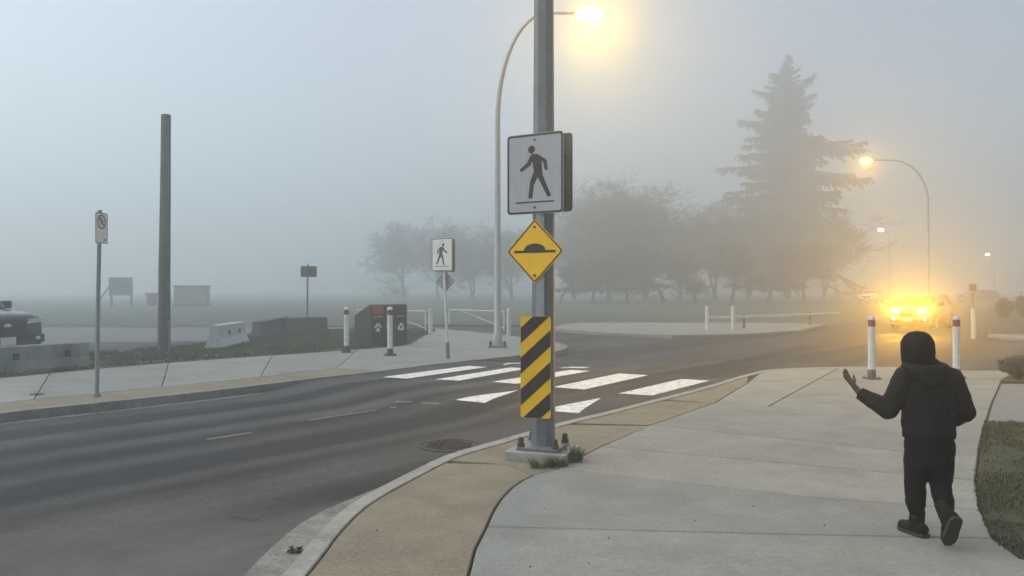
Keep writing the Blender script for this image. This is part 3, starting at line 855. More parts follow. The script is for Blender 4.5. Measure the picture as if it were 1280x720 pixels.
# ------------------------------------------------------------------ swing gates of white pipe
def gate(px_post, d, length, label):
    """hinge post at px_post; the leaf runs to the left"""
    p = A(px_post, 400, d); p.z = 0
    t = empty('swing_gate', p, 0, label, 'gate')
    m = MB(); m.tube([(0, 0, -0.12), (0, 0, 0.84)], 0.078, 14); m.build('hinge_post', M['white'], t, 40)
    m = MB(); m.tube([(0, 0, 0.84), (0, 0, 0.87), (0, 0, 0.88)], [0.08, 0.07, 0.03], 14); m.build('post_cap', M['white'], t, 40)
    m = MB(); m.tube([(-0.17, 0, 0.12), (-0.17, 0, 0.80)], 0.03, 10); m.build('leaf_upright', M['white'], t, 40)
    for z in (0.2, 0.7):
        m = MB(); m.tube([(-0.15, 0, z), (-0.06, 0, z)], 0.02, 8); m.build('hinge', M['dark_steel'], t, 40)
    m = MB(); m.tube([(-0.17, 0, 0.78), (-length, 0.25, 0.83)], 0.028, 10); m.build('top_rail', M['white'], t, 40)
    m = MB(); m.tube([(-0.17, 0.0, 0.2), (-length * 0.8, 0.22, 0.80)], 0.025, 10); m.build('brace', M['white'], t, 40)
    m = MB(); m.tube([(-length, 0.25, 0.35), (-length, 0.25, 0.84)], 0.028, 10); m.build('end_upright', M['white'], t, 40)
    return t
gate(538, 28.0, 2.6, 'white pipe swing gate just right of the waste bins')
gate(636, 28.0, 2.1, 'white pipe swing gate behind the bare lamp post, diagonal brace showing')

# ------------------------------------------------------------------ waste bins (one triple enclosure)
bc = G(464, 432.5)
t = empty('waste_bin', bc, R(43), 'dark triple waste and recycling bin with red hatch and white symbols beyond the crosswalk', 'waste bin')
W_, D_, Hf, Hb = 1.20, 0.85, 1.14, 0.83
m = MB(); m.prism([(0, 0.06), (D_, 0.06), (D_, Hb), (0.06, Hf), (0.0, Hf - 0.02)], 0, W_, None, 'x'); m.build('body', M['charcoal'], t)
m = MB(); m.prism([(0.04, 0), (D_ - 0.04, 0), (D_ - 0.04, 0.06), (0.04, 0.06)], 0.03, W_ - 0.03, None, 'x'); m.build('plinth', M['dark_steel'], t)
for k, (lab, txt, mt) in enumerate([('red hatch', 'DOG WASTE', 'red'), ('charcoal hatch', 'GARBAGE', 'charcoal'), ('slate hatch', 'RECYCLING', 'slate')]):
    x0 = 0.03 + k * 0.385
    d_ = MB(); d_.box((x0 + 0.185, -0.006, 0.48), (0.365, 0.012, 0.80), None, 0.003); dr_ = d_.build('door', M['charcoal'], t)
    h = MB(); h.box((x0 + 0.185, -0.008, 1.0), (0.35, 0.016, 0.225), None, 0.004); hh = h.build('hatch', M[mt], t); hh['label'] = lab
    h = MB(); h.box((x0 + 0.185, -0.022, 0.925), (0.14, 0.012, 0.015), None, 0.003); h.build('hatch_handle', M['red'] if k == 0 else M['dark_steel'], hh)
    text_mesh(txt, 0.052, 'lettering', M['sign_white'], dr_, (x0 + 0.185, -0.0135, 0.80))
    cx, cz = x0 + 0.185, 0.5
    s_ = MB()
    if k == 0:
        for (ex, ez, rx, rz, an) in ((-0.085, 0.02, 0.022, 0.045, 20), (-0.035, 0.075, 0.024, 0.055, 6), (0.035, 0.075, 0.024, 0.055, -6), (0.085, 0.02, 0.022, 0.045, -20)):
            an = R(an); pts = []
            for q in range(14):
                u, w = rx * math.cos(2 * PI * q / 14), rz * math.sin(2 * PI * q / 14)
                pts.append((cx + ex + u * math.cos(an) - w * math.sin(an), cz + ez + u * math.sin(an) + w * math.cos(an)))
            s_.prism(pts, -0.016, -0.0118, None, 'y')
        s_.prism([(cx - 0.065, cz - 0.12), (cx - 0.06, cz - 0.07), (cx - 0.025, cz - 0.015), (cx, cz), (cx + 0.025, cz - 0.015), (cx + 0.06, cz - 0.07), (cx + 0.065, cz - 0.12), (cx, cz - 0.105)], -0.016, -0.0118, None, 'y')
    elif k == 1:
        s_.prism([(cx - 0.08, cz - 0.12), (cx + 0.07, cz - 0.12), (cx + 0.085, cz + 0.09), (cx - 0.095, cz + 0.09)], -0.016, -0.0118, None, 'y')
        s_.prism([(cx - 0.1, cz + 0.1), (cx + 0.09, cz + 0.1), (cx + 0.09, cz + 0.12), (cx - 0.1, cz + 0.12)], -0.016, -0.0118, None, 'y')
    else:
        for a3 in (90, 210, 330):
            c3, s3 = math.cos(R(a3 - 90)), math.sin(R(a3 - 90))
            for q in ([(-0.075, 0.03), (-0.03, 0.115), (0.0, 0.075), (-0.035, 0.01)], [(-0.022, 0.12), (0.03, 0.12), (0.055, 0.085), (0.075, 0.095), (0.055, 0.03), (-0.008, 0.04), (0.018, 0.06)]):
                s_.prism([(cx + (u * c3 - w * s3) * 1.0, cz - 0.01 + (u * s3 + w * c3) * 1.0) for u, w in q], -0.016, -0.0118, None, 'y')
    s_.build('symbol', M['sign_white'], dr_)

# ------------------------------------------------------------------ timber pole
b = G(205, 440)
t = empty('timber_pole', b, 0, 'tall bare timber pole standing in the grass verge on the left', 'pole')
m = MB()
m.tube([(0, 0, -0.1), (0.01, 0, 2), (0.035, 0, 4), (0.05, 0, 1.6 + 0.215 * b.y)], [0.155, 0.14, 0.125, 0.115], 14); m.build('shaft', M['wood'], t, 50)
m = MB(); m.tube([(0.05, 0, 1.6 + 0.215 * b.y), (0.05, 0, 1.63 + 0.215 * b.y)], [0.122, 0.11], 14); m.build('cap', M['dark_steel'], t, 40)
m = MB(); m.box((0.14, -0.05, 0.4), (0.05, 0.05, 0.8), None, 0.005); m.build('ground_stake', M['barrier'], t)
for z in (3.4, 4.6, 5.6):
    m = MB(); m.tube([(0.10, -0.1, z), (0.19, -0.12, z)], 0.012, 6); m.build('step_bolt', M['rust'], t)

# ------------------------------------------------------------------ concrete barriers
def barrier(name, p0, p1, h, wtop, wbot, mt, label, holes, group=None, end_slope=0.0):
    p0, p1 = Vector(p0), Vector(p1)
    L = (p1 - p0).length; an = math.atan2(p1.y - p0.y, p1.x - p0.x)
    t = empty(name, p0, an, label, 'barrier', group)
    prof = [(-wbot / 2, 0), (wbot / 2, 0), (wbot / 2, 0.075), (wtop / 2 + (wbot - wtop) * 0.14, 0.075 + (h - 0.075) * 0.38), (wtop / 2, h - 0.02), (wtop / 2 - 0.02, h), (-wtop / 2 + 0.02, h), (-wtop / 2, h - 0.02), (-wtop / 2 - (wbot - wtop) * 0.14, 0.075 + (h - 0.075) * 0.38), (-wbot / 2, 0.075)]
    m = MB(); m.prism(prof, 0, L, None, 'x')
    if end_slope:
        for v in m.bm.verts:
            if v.co.x < 0.1: v.co.z *= (1 - end_slope)
    m.build('block', mt, t)
    for x in holes:
        m = MB(); m.box((L * x, -wtop / 2 - (wbot - wtop) * 0.07 - 0.012, h * 0.62), (0.10, 0.05, 0.12), None, 0.01); m.build('lifting_slot', M['plastic'], t)
    return t
barrier('concrete_barrier', G(-70, 474.5), G(107, 459.5), 0.52, 0.22, 0.36, M['barrier'], 'low stained grey concrete barrier at the left edge in front of the parked car', (0.45, 0.83))
barrier('concrete_barrier', G(268, 436), G(301, 428.5), 0.62, 0.2, 0.5, M['pale_barrier'], 'short pale concrete barrier with flared foot in the grass verge', (0.35, 0.75))
barrier('concrete_barrier', G(320, 420.5), G(357, 418), 0.62, 0.34, 0.5, M['dark_block'], 'dark concrete barrier with sloping top left of its dark neighbour', (), None, 0.22)
barrier('concrete_barrier', G(356, 418.5), G(406, 416.5), 0.58, 0.34, 0.5, M['dark_block'], 'dark concrete barrier standing in front of the rear facing sign post', ())

# ------------------------------------------------------------------ notice board, bin and cabinet in the fog
d = 72
b = Vector(((151 - 640) / F * d, d, 0))
t = empty('notice_board', b, 0, 'fog dimmed square notice board with a slanting strut on its left', 'notice board')
m = MB(); m.box((0, 0, 1.45), (1.30, 0.08, 1.35), None, 0.01); m.build('board', M['wood'], t)
m = MB(); m.ball((0, -0.045, 1.55), (0.16, 0.01, 0.16)); m.build('round_emblem', M['dark_steel'], t, 60)
for x in (-0.55, 0.55):
    m = MB(); m.box((x, 0.06, 0.4), (0.1, 0.1, 1.0)); m.build('leg', M['wood'], t)
m = MB(); m.tube([(-0.62, 0, 1.5), (-1.35, 0, 0.1)], 0.05, 6); m.build('strut', M['wood'], t)
t.scale = (1.62,) * 3
t.scale.z = 1.2
b = Vector(((190 - 640) / F * d, d, 0))
t = empty('litter_bin', b, 0, 'small square bin in the fog just left of the timber pole', 'litter bin')
m = MB(); m.tube([(0, 0, 0), (0, 0, 1.05)], [0.26, 0.32], 4, phase=R(45)); m.build('body', M['dark_steel'], t)
m = MB(); m.box((0, 0, 1.10), (0.58, 0.5, 0.1), None, 0.02); m.build('lid', M['dark_steel'], t)
t.scale = (1.6, 1.6, 1.0)
b = Vector(((240 - 640) / F * d, d, 0))
t = empty('utility_cabinet', b, 0, 'wide boxy utility cabinet faint in the fog right of the timber pole', 'cabinet')
m = MB(); m.box((0, 0, 0.82), (1.78, 0.8, 1.5), None, 0.015); m.build('body', M['barrier'], t)
m = MB(); m.box((0, 0, 1.60), (1.9, 0.95, 0.07), None, 0.01); m.build('lid', M['dark_steel'], t)
m = MB(); m.box((0, 0, 0.05), (1.9, 0.9, 0.14)); m.build('plinth', M['dark_block'], t)
for x in (-0.43, 0.43):
    m = MB(); m.box((x, -0.405, 0.82), (0.82, 0.012, 1.38), None, 0.003); dd = m.build('door', M['barrier'], t)
    m = MB(); m.box((x * 0.2, -0.42, 0.85), (0.03, 0.025, 0.2)); m.build('handle', M['dark_steel'], dd)

t.scale = (1.62, 1.2, 1.12)
# ------------------------------------------------------------------ street lamps
def lamp(loc, side, reach, height, start, head_mat, label, group, r0=0.095):
    t = empty('street_lamp', loc, 0, label, 'street lamp', group)
    m = MB(); m.box((0, 0, 0.02), (0.5, 0.5, 0.04), None, 0.006); m.build('base_plate', M['galv'], t, 40)
    for k in range(4):
        a = R(45 + 90 * k); m = MB(); m.tube([(0.27 * math.cos(a), 0.27 * math.sin(a), 0.0405), (0.27 * math.cos(a), 0.27 * math.sin(a), 0.15)], 0.035, 6); m.build('anchor_bolt', M['dark_steel'], t)
    m = MB(); m.tube([(0, 0, 0.041), (0, 0, 0.35), (0, 0, 0.4), (0, 0, start)], [r0 * 1.45, r0 * 1.35, r0, r0 * 0.72], 12); m.build('pole', M['galv_light'], t, 40)
    pts = []
    H = height - start
    for k in range(13):
        a = R(90 * k / 12)
        pts.append((side * reach * 0.62 * (1 - math.cos(a)), 0, start + H * math.sin(a)))
    pts.append((side * reach, 0, height + 0.02))
    m = MB(); m.tube(pts, [r0 * 0.72 - (r0 * 0.3) * k / 13 for k in range(14)], 10); m.build('arm', M['galv_light'], t, 60)
    m = MB(); m.ball((side * (reach + 0.30), 0, height + 0.03), (0.40, 0.16, 0.085)); m.tube([(side * (reach - 0.1), 0, height + 0.02), (side * (reach + 0.1), 0, height + 0.02)], 0.05, 10); hd = m.build('lamp_head', M['galv_light'], t, 60)
    m = MB(); m.ball((side * (reach + 0.33), 0, height - 0.03), (0.40, 0.26, 0.22)); m.build('lens', head_mat, hd, 60)  # lens made oversized, its lit bulk stands in for the lamp's glare
    return Vector(loc) + Vector((side * (reach + 0.33), 0, height - 0.22))
def light(name, kind, loc, energy, col, radius=0.1, **kw):
    l = bpy.data.lights.new(name, kind); l.energy = energy; l.color = col; l.shadow_soft_size = radius
    o = bpy.data.objects.new(name, l); COL.objects.link(o); o.location = loc
    for k, v in kw.items(): setattr(l, k, v)
    return o
def AIM(p, x=0.0, z=-0.5): return Vector((x, -1, z)).to_track_quat('-Z', 'Y').to_euler()
b = G(622, 434)
p = lamp(b, 1, 2.15, 9.02, 6.1, M['sodium'], 'tall lit street lamp behind the street pole, arm curving right to a glaring yellow light', 'lit street lamps')
L1 = light('lamp_bulb', 'SPOT', p, 2900, (1.0, 0.58, 0.05), 0.34, spot_size=R(104), spot_blend=0.6); L1.rotation_euler = AIM(p, 0.45)
d = 54.0
b = Vector(((1160 - 640) / F * d, d, ROAD))
p = lamp(b, -1, 3.85, 1.6 + 0.162 * d, 1.6 + 0.11 * d, M['sodium'], 'lit street lamp with a yellow glow above the headlights on the right, arm curving left', 'lit street lamps')
L2 = light('lamp_bulb', 'SPOT', p, 2300, (1.0, 0.50, 0.012), 0.12, spot_size=R(120), spot_blend=0.35); L2.rotation_euler = AIM(p, -0.5, -0.3)
d = 110.0; b = Vector(((1112 - 640) / F * d, d, ROAD))
p = lamp(b, -1, 0.9, 1.6 + 0.074 * d, 5.2, M['halide'], 'distant street lamp with a tiny white light just left of the glowing lamp pole', 'lit street lamps')
L3 = light('lamp_bulb', 'SPOT', p, 220, (0.9, 1.0, 0.62), 0.1, spot_size=R(178), spot_blend=0.25); L3.rotation_euler = AIM(p)
d = 150.0; b = Vector(((1243 - 640) / F * d, d, ROAD))
p = lamp(b, -1, 0.95, 1.6 + 0.043 * d, 4.4, M['halide'], 'most distant street lamp, a faint white light near the right edge', 'lit street lamps')
L4 = light('lamp_bulb', 'SPOT', p, 420, (0.9, 1.0, 0.70), 0.1, spot_size=R(178), spot_blend=0.25); L4.rotation_euler = AIM(p)

# ------------------------------------------------------------------ cars (front faces local -y, origin under the front bumper's middle)
def car(loc, rz, paint_m, label, lit=False, roof=1.60, L=4.55):
    t = empty('parked_car' if not lit else 'oncoming_car', loc, rz, label, 'car')
    hw = 0.92
    #        y,    zb,  w,    zm,  zt (top edge at shoulder), wt, zc (top centre)
    st = [(0.00, 0.34, 0.66, 0.62, 0.86, 0.60, 0.88), (0.05, 0.26, 0.78, 0.60, 0.93, 0.70, 0.96), (0.22, 0.22, 0.88, 0.62, 0.99, 0.78, 1.02), (0.55, 0.22, hw, 0.66, 1.02, 0.80, 1.07), (1.25, 0.22, hw, 0.68, 1.06, 0.80, 1.12),
          (1.75, 0.22, hw, 0.7, 1.08, 0.82, 1.14), (3.0, 0.22, hw, 0.7, 1.10, 0.84, 1.14), (4.0, 0.24, hw, 0.7, 1.12, 0.84, 1.14), (L - 0.12, 0.30, 0.88, 0.7, 1.10, 0.80, 1.12), (L, 0.40, 0.80, 0.7, 1.0, 0.74, 1.02)]
    def ring_of(s):
        y, zb, w, zm, zt, wt, zc = s
        h = [(w * 0.9, zb), (w * 0.985, zb + 0.1), (w, zm), (w * 0.985, zt - 0.1), (wt + (w - wt) * 0.45, zt - 0.015), (wt * 0.8, zt + (zc - zt) * 0.6), (0.0, zc)]
        return [(-x, y, z) for x, z in h] + [(x, y, z) for x, z in h[-2::-1]]
    m = MB(); vs = []; n = 13
    for s in st: vs += ring_of(s)
    fs = []
    for i in range(len(st) - 1):
        for k in range(n - 1): fs.append((i * n + k, i * n + k + 1, (i + 1) * n + k + 1, (i + 1) * n + k))
        fs.append((i * n + n - 1, i * n, (i + 1) * n, (i + 1) * n + n - 1))
    fs += [tuple(range(n)), tuple(range((len(st) - 1) * n, len(st) * n))]
    m._add(vs, fs); body = m.build('body', paint_m, t, 45)
    # cabin: glass box with painted roof and pillars
    cs = [(1.30, 0.80, 1.08, 0.74, 1.12), (2.0, 0.83, 1.08, 0.66, roof - 0.08), (2.35, 0.83, 1.08, 0.65, roof - 0.02), (3.5, 0.83, 1.08, 0.65, roof - 0.03), (4.1, 0.82, 1.08, 0.63, roof - 0.10), (L - 0.15, 0.78, 1.08, 0.70, 1.16)]
    m = MB(); vs = []
    for y, w0, z0, w1, z1 in cs: vs += [(-w0, y, z0), (-w1, y, z1), (w1, y, z1), (w0, y, z0)]
    fs = []
    for i in range(len(cs) - 1):
        for k in range(4): fs.append((i * 4 + k, i * 4 + (k + 1) % 4, (i + 1) * 4 + (k + 1) % 4, (i + 1) * 4 + k))
    fs += [(0, 1, 2, 3), tuple(range((len(cs) - 1) * 4, len(cs) * 4))]
    m._add(vs, fs); m.build('windows', M['glass'], t)
    m = MB()
    m.tube([(0, 1.98, roof - 0.075), (0, 2.35, roof - 0.012), (0, 3.5, roof - 0.02), (0, 4.12, roof - 0.09)], [(0.665, 0.02), (0.665, 0.03), (0.665, 0.03), (0.645, 0.02)], 24, ref=(1, 0, 0)); m.build('roof', paint_m, t, 50)
    for sx in (-1, 1):
        for pts_ in ([(sx * 0.79, 1.26, 1.09), (sx * 0.665, 2.0, roof - 0.07)], [(sx * 0.84, 2.95, 1.1), (sx * 0.67, 2.95, roof - 0.03)], [(sx * 0.83, 3.75, 1.1), (sx * 0.66, 3.75, roof - 0.05)]):
            m = MB(); m.tube(pts_, 0.034, 6); m.build('pillar', paint_m, t, 40)
        m = MB(); m.box((sx * 1.0, 1.55, 1.17), (0.22, 0.14, 0.17), None, 0.04); mi = m.build('mirror', M['plastic'], t, 50)
        m = MB(); m.tube([(sx * 0.82, 1.53, 1.09), (sx * 0.95, 1.55, 1.13)], 0.03, 6); m.build('mirror_arm', M['plastic'], mi)
        m = MB(); m.prism([(sx * 0.40, 0.80), (sx * 0.72, 0.83), (sx * 0.76, 0.92), (sx * 0.46, 0.90)], -0.012, 0.14, None, 'y'); hl = m.build('headlight', M['beam'] if lit else M['lens'], t)
        m = MB(); m.ball((sx * 0.66, 0.02, 0.50), (0.07, 0.05, 0.05)); m.build('fog_lamp', M['led'] if lit else M['lens'], t, 60)
        m = MB(); m.prism([(sx * 0.5, 0.40), (sx * 0.8, 0.42), (sx * 0.8, 0.58), (sx * 0.56, 0.56)], -0.006, 0.1, None, 'y'); m.build('bumper_vent', M['plastic'], t)
        for y in (0.88, 3.62):
            m = MB(); m.tube([(sx * 0.72, y, 0.345), (sx * 0.925, y, 0.345)], 0.405, 24); m.build('wheel_arch', M['plastic'], t, 40)
            m = MB(); m.tube([(sx * 0.70, y, 0.345), (sx * 0.90, y, 0.345), (sx * 0.935, y, 0.345)], [0.34, 0.345, 0.31], 26); w = m.build('wheel', M['rubber'], t, 40)
            m = MB(); m.tube([(sx * 0.88, y, 0.345), (sx * 0.942, y, 0.345)], [0.23, 0.225], 20)
            for k in range(5):
                a = 2 * PI * k / 5; m.tube([(sx * 0.945, y, 0.345), (sx * 0.946, y + 0.2 * math.cos(a), 0.345 + 0.2 * math.sin(a))], 0.022, 6)
            m.build('rim', M['galv_light'], w, 40)
    m = MB(); m.prism([(-0.36, 0.60), (0.36, 0.60), (0.42, 0.87), (-0.42, 0.87)], -0.012, 0.1, None, 'y'); gr = m.build('grille', M['plastic'], t)
    m = MB(); m.ball((0, -0.02, 0.77), (0.085, 0.012, 0.045)); m.build('badge', M['chrome'], gr, 60)
    m = MB(); m.box((0, 0.0, 0.40), (1.3, 0.06, 0.16), None, 0.03); m.build('bumper', M['plastic'], t, 40)
    m = MB(); m.box((0, -0.036, 0.47), (0.32, 0.012, 0.16), None, 0.004); m.build('licence_plate', M['sign_white'], t)
    return t
pa = A(9, 402, 18.0); pa.z = ROAD
ca = car(pa, R(66), M['car_dark'], 'dark grey car at the left edge, its front showing above the concrete barrier', roof=1.66); ca.scale = (1.11, 1.11, 1.13)
pc = A(1136, 395, 33.0); pc.z = ROAD
cb = car(pc, R(-42), M['car_fog_tone'], 'fog dimmed car with glaring yellow headlights behind the walking child', lit=True)
cb.scale = (0.9, 0.9, 0.9)
rot = Matrix.Rotation(R(-42), 4, 'Z')
for sx in (-1, 1):
    q = pc + rot @ Vector((sx * 0.54, -0.14, 0.78))
    l = light('headlight_bulb', 'SPOT', q, 1800, (1.0, 0.48, 0.015), 0.06, spot_size=R(60), spot_blend=0.8)
    l.rotation_euler = (rot @ Vector((0.32, -1, 0.26))).to_track_quat('-Z', 'Y').to_euler()
pw = A(1083, 394, 88.0); pw.z = ROAD
pk = A(1203, 394, 92.0); pk.z = ROAD
car(pk, R(-75), M['car_grey'], 'grey car barely visible in the fog right of the headlight glow', roof=1.5)
car(pw, R(-38), M['car_white'], 'white car barely visible in the fog left of the headlight glow', roof=1.55)

# ------------------------------------------------------------------ trees
def bare_tree(seed, h, spread, label, loc, group, twigs=1.0, upright=0.5):
    rnd = random.Random(seed)
    t = empty('bare_tree', loc, 0, label, 'tree', group)
    tr, cr = MB(), MB()
    def grow(mbx, p, d, ln, r, lev):
        pts, rad = [p], [r]
        n = 4 if lev < 3 else 2
        q = p.copy(); dd = d.copy()
        for k in range(n):
            dd = (dd + Vector((rnd.gauss(0, 0.16), rnd.gauss(0, 0.16), rnd.gauss(0.05, 0.1)))).normalized()
            q = q + dd * ln / n
            pts.append(q.copy()); rad.append(max(0.006, r * (1 - 0.5 * (k + 1) / n)))
        mbx.tube(pts, rad, 5 if lev < 2 else 3, caps=False)
        if lev >= 5: return
        nb = {0: 7, 1: 6, 2: 6, 3: 6, 4: 3}[lev]
        if lev >= 3: nb = max(2, int(nb * twigs))
        for i in range(nb):
            f = 0.25 + 0.75 * (i + rnd.random()) / nb
            j = min(n - 1, int(f * n)); a = pts[j].lerp(pts[j + 1], f * n - j)
            side = Vector((rnd.gauss(0, 1), rnd.gauss(0, 1), rnd.gauss(0.15, 0.5)))
            nd = (dd * upright + side.normalized() * spread).normalized()
            grow(cr, a, nd, ln * rnd.uniform(0.45, 0.75), rad[j] * 0.48, lev + 1)
    for s in range(rnd.choice((1, 2, 2))):
        grow(tr, Vector((rnd.uniform(-0.2, 0.2) * s, 0, 0)), Vector((rnd.gauss(0, 0.12), rnd.gauss(0, 0.1), 1)).normalized(), h * 0.52, 0.03 + h * 0.011, 0)
    tr.build('trunk', M['bark'], t)
    cr.build('crown', M['twig'], t)
    return t
g = 'bare trees in the fog behind the junction'
variants = [bare_tree(11, 6.4, 0.8, 'v', (0, 0, 0), g), bare_tree(23, 6.0, 0.95, 'v', (0, 0, 0), g), bare_tree(37, 5.6, 1.05, 'v', (0, 0, 0), g, 1.2), bare_tree(51, 4.6, 1.2, 'v', (0, 0, 0), g, 1.4, 0.3)]
spots = [  # px, distance, variant, scale, rot, label
 (718, 40.5, 0, 0.98, 0.3, 'bare brown tree directly right of the street pole below the large crossing sign'),
 (762, 39.0, 1, 1.08, 1.9, 'bare spreading tree behind the junction, second to the right of the street pole'),
 (806, 41.5, 2, 1.10, 2.6, 'bare dense tree in the middle of the brown clump right of the street pole'),
 (850, 40.0, 0, 1.00, 4.0, 'tallest bare tree halfway between the street pole and the conifer'),
 (893, 41.0, 1, 0.92, 5.1, 'bare tree just above the two thin white posts'),
 (936, 42.0, 2, 1.04, 0.9, 'bare tree at the left foot of the tall conifer'),
 (985, 43.0, 2, 0.98, 3.3, 'bare tree straight below the tall conifer'),
 (1030, 44.0, 1, 0.90, 2.2, 'bare tree at the right foot of the tall conifer'),
 (505, 47.0, 1, 0.82, 1.2, 'pale bare tree farthest left in the fog, above the waste bins'),
 (548, 46.0, 0, 0.80, 0.2, 'pale bare tree behind the small white crossing sign'),
 (590, 47.0, 2, 0.80, 3.1, 'pale bare tree just left of the plain lamp post in the fog'),
 (640, 45.0, 2, 0.84, 4.4, 'pale bare tree half hidden behind the street pole'),
]
used = set()
for px, d, v, sc, rz, lab in spots:
    o = variants[v] if v not in used else copy_tree(variants[v])
    used.add(v)
    d *= 2.7; sc *= 2.7
    o.location = ((px - 640) / F * d, d, 0); o.rotation_euler.z = rz; o.scale = (sc, sc, sc); o['label'] = lab
g2 = 'brown thickets under the bare trees'
variants[3].name = 'bare_shrub'
for i, (px, d, sc, rz, lab) in enumerate([(700, 37.5, 0.62, 0.0, 'leafless brown shrub at the back edge of the pale island right of the street pole'),
                                     (740, 38.0, 0.75, 1.0, 'leafless brown shrub low behind the left half of the pale island'),
                                     (785, 37.8, 0.7, 2.0, 'leafless brown shrub low behind the middle of the pale island'),
                                     (830, 38.2, 0.8, 3.0, 'leafless brown shrub low behind the right end of the pale island'),
                                     (870, 38.0, 0.72, 4.0, 'leafless brown shrub just left of the thin white posts'),
                                     (915, 38.4, 0.82, 5.0, 'leafless brown shrub straight behind the thin white posts'),
                                     (960, 39.0, 0.85, 0.5, 'leafless brown shrub behind the low pale rail'),
                                     (1005, 39.5, 0.8, 1.5, 'leafless brown shrub behind the right half of the low pale rail')]):
    o = variants[3] if i == 0 else copy_tree(variants[3])
    d *= 2.3; sc *= 2.3
    o.location = ((px - 640) / F * d, d, 0); o.rotation_euler.z = rz; o.scale = (sc * 1.5, sc, sc); o['label'] = lab; o['category'] = 'shrub'; o['group'] = g2

def conifer(loc, h, label):
    rnd = random.Random(12)
    t = empty('conifer_tree', loc, 0, label, 'tree')
    m = MB(); m.tube([(0, 0, -0.1), (0.15, 0, h * 0.3), (-0.05, 0.1, h * 0.7), (0.03, 0, h)], [0.62, 0.45, 0.24, 0.03], 9); m.build('trunk', M['bark'], t, 60)
    br, nd = MB(), MB()
    def needles(p, d, ln, den=1.0):
        n = max(2, int(ln / 0.17 * den))
        for k in range(n):
            q = p + d * ln * (k + rnd.random()) / n
            for sgn in (-1, 1):
                sd = Vector((d.y, -d.x, 0)) * sgn
                w = (sd * rnd.uniform(0.2, 1) + d * rnd.uniform(0.1, 0.8) + Vector((0, 0, rnd.uniform(-1.8, 0.0)))).normalized() * rnd.uniform(0.3, 0.95) * (1.0 if q.z < h * 0.8 else max(0.25, (h * 1.03 - q.z) / (h * 0.23)))
                u = w.cross(Vector((rnd.gauss(0, 1), rnd.gauss(0, 1), rnd.gauss(0, 1)))).normalized() * rnd.uniform(0.07, 0.17)
                nd._add([q - u, q + w - u * 0.3, q + w + u * 0.3, q + u], [(0, 1, 2, 3)])
    n_br = 230
    for k in range(n_br):
        f = (k + rnd.random()) / n_br
        f = f ** 0.9
        z = h * (0.17 + 0.82 * f)
        a = k * 2.39996 + rnd.gauss(0, 0.35)
        prof = h * min(0.29, 0.64 * (0.83 * (1 - f)) ** 0.98 + 0.004)
        lump = 0.74 + 0.75 * noise.noise(Vector((math.cos(a) * 1.4, math.sin(a) * 1.4, f * 9.0)))
        ln = prof * max(0.25, lump) * rnd.uniform(0.75, 1.15)
        if rnd.random() < 0.05: ln = prof * rnd.uniform(1.1, 1.3)
        rise = (0.75 * f - 0.16) + rnd.gauss(0, 0.10)
        pts = [Vector((0, 0, z))]
        ns = 6
        bend = rnd.gauss(0, 0.12)
        for s_ in range(1, ns + 1):
            u = s_ / ns
            aa = a + bend * u
            pts.append(Vector((math.cos(aa) * ln * u, math.sin(aa) * ln * u, z + ln * (rise * u - 0.42 * u * u + 0.26 * u ** 3))))
        br.tube(pts, [0.085 * (1 - 0.85 * s_ / ns) * (1.2 - f) + 0.01 for s_ in range(ns + 1)], 4, caps=False)
        for s_ in range(ns):
            dd = (pts[s_ + 1] - pts[s_]); sl = dd.length; dn = dd.normalized()
            needles(pts[s_], dn, sl, 0.7 + 0.6 * (s_ > 1))
            for sgn in (-1, 1):
                for rep in (0.25, 0.75):
                    if rnd.random() < 0.15: continue
                    sd = (Vector((dn.y, -dn.x, 0)) * sgn * rnd.uniform(0.5, 1) + dn * rnd.uniform(0.4, 1.0) + Vector((0, 0, rnd.uniform(-0.75, 0.05)))).normalized()
                    tl = ln * 0.26 * (1.15 - 0.8 * s_ / ns) * rnd.uniform(0.5, 1.25)
                    p0 = pts[s_].lerp(pts[s_ + 1], rep)
                    br.tube([p0, p0 + sd * tl], [0.02, 0.008], 3, caps=False)
                    needles(p0, sd, tl)
    nd.build('crown', M['needle'], t)
    br.build('branches', M['bark'], t)
    return t
d = 132.0
conifer(((984 - 640) / F * d, d, 0), 1.6 + 0.294 * d, 'tall ragged conifer rising out of the fog right of centre')

def leafy(name, loc, rx, ry, h, n, label, mt, cat, group=None, leaf=0.05, seed=1):
    rnd = random.Random(seed)
    t = empty(name, loc, 0, label, cat, group)
    st = MB()
    lf = MB()
    for k in range(14):
        a = rnd.uniform(0, 2 * PI); u = rnd.uniform(0.2, 0.8)
        st.tube([(0, 0, 0), (rx * u * 0.5 * math.cos(a), ry * u * 0.5 * math.sin(a), h * 0.45), (rx * u * math.cos(a), ry * u * math.sin(a), h * rnd.uniform(0.65, 0.95))], [0.012, 0.009, 0.004], 4)
    st.build('stems', M['bark'], t)
    for k in range(n):
        a, b_, c_ = rnd.gauss(0, 1), rnd.gauss(0, 1), rnd.gauss(0, 1)
        v = Vector((a, b_, c_)).normalized() * (rnd.random() ** 0.33)
        v = v * (0.75 + 0.35 * noise.noise(v * 2.3 + Vector((seed, 0, 0))))
        p = Vector((v.x * rx, v.y * ry, h * 0.52 + v.z * h * 0.5))
        w = Vector((rnd.gauss(0, 1), rnd.gauss(0, 1), rnd.gauss(0, 1))).normalized() * leaf
        u = w.orthogonal().normalized() * leaf * 0.35
        lf._add([p, p + w * 0.5 + u, p + w, p + w * 0.5 - u], [(0, 1, 2, 3)])
    lf.build('foliage', mt, t)
    return t
leafy('garden_shrub', G(1276, 474) , 0.42, 0.4, 0.42, 2600, 'small dark shrub at the right edge behind the grey drive', M['hedge'], 'shrub', None, 0.06, 3)
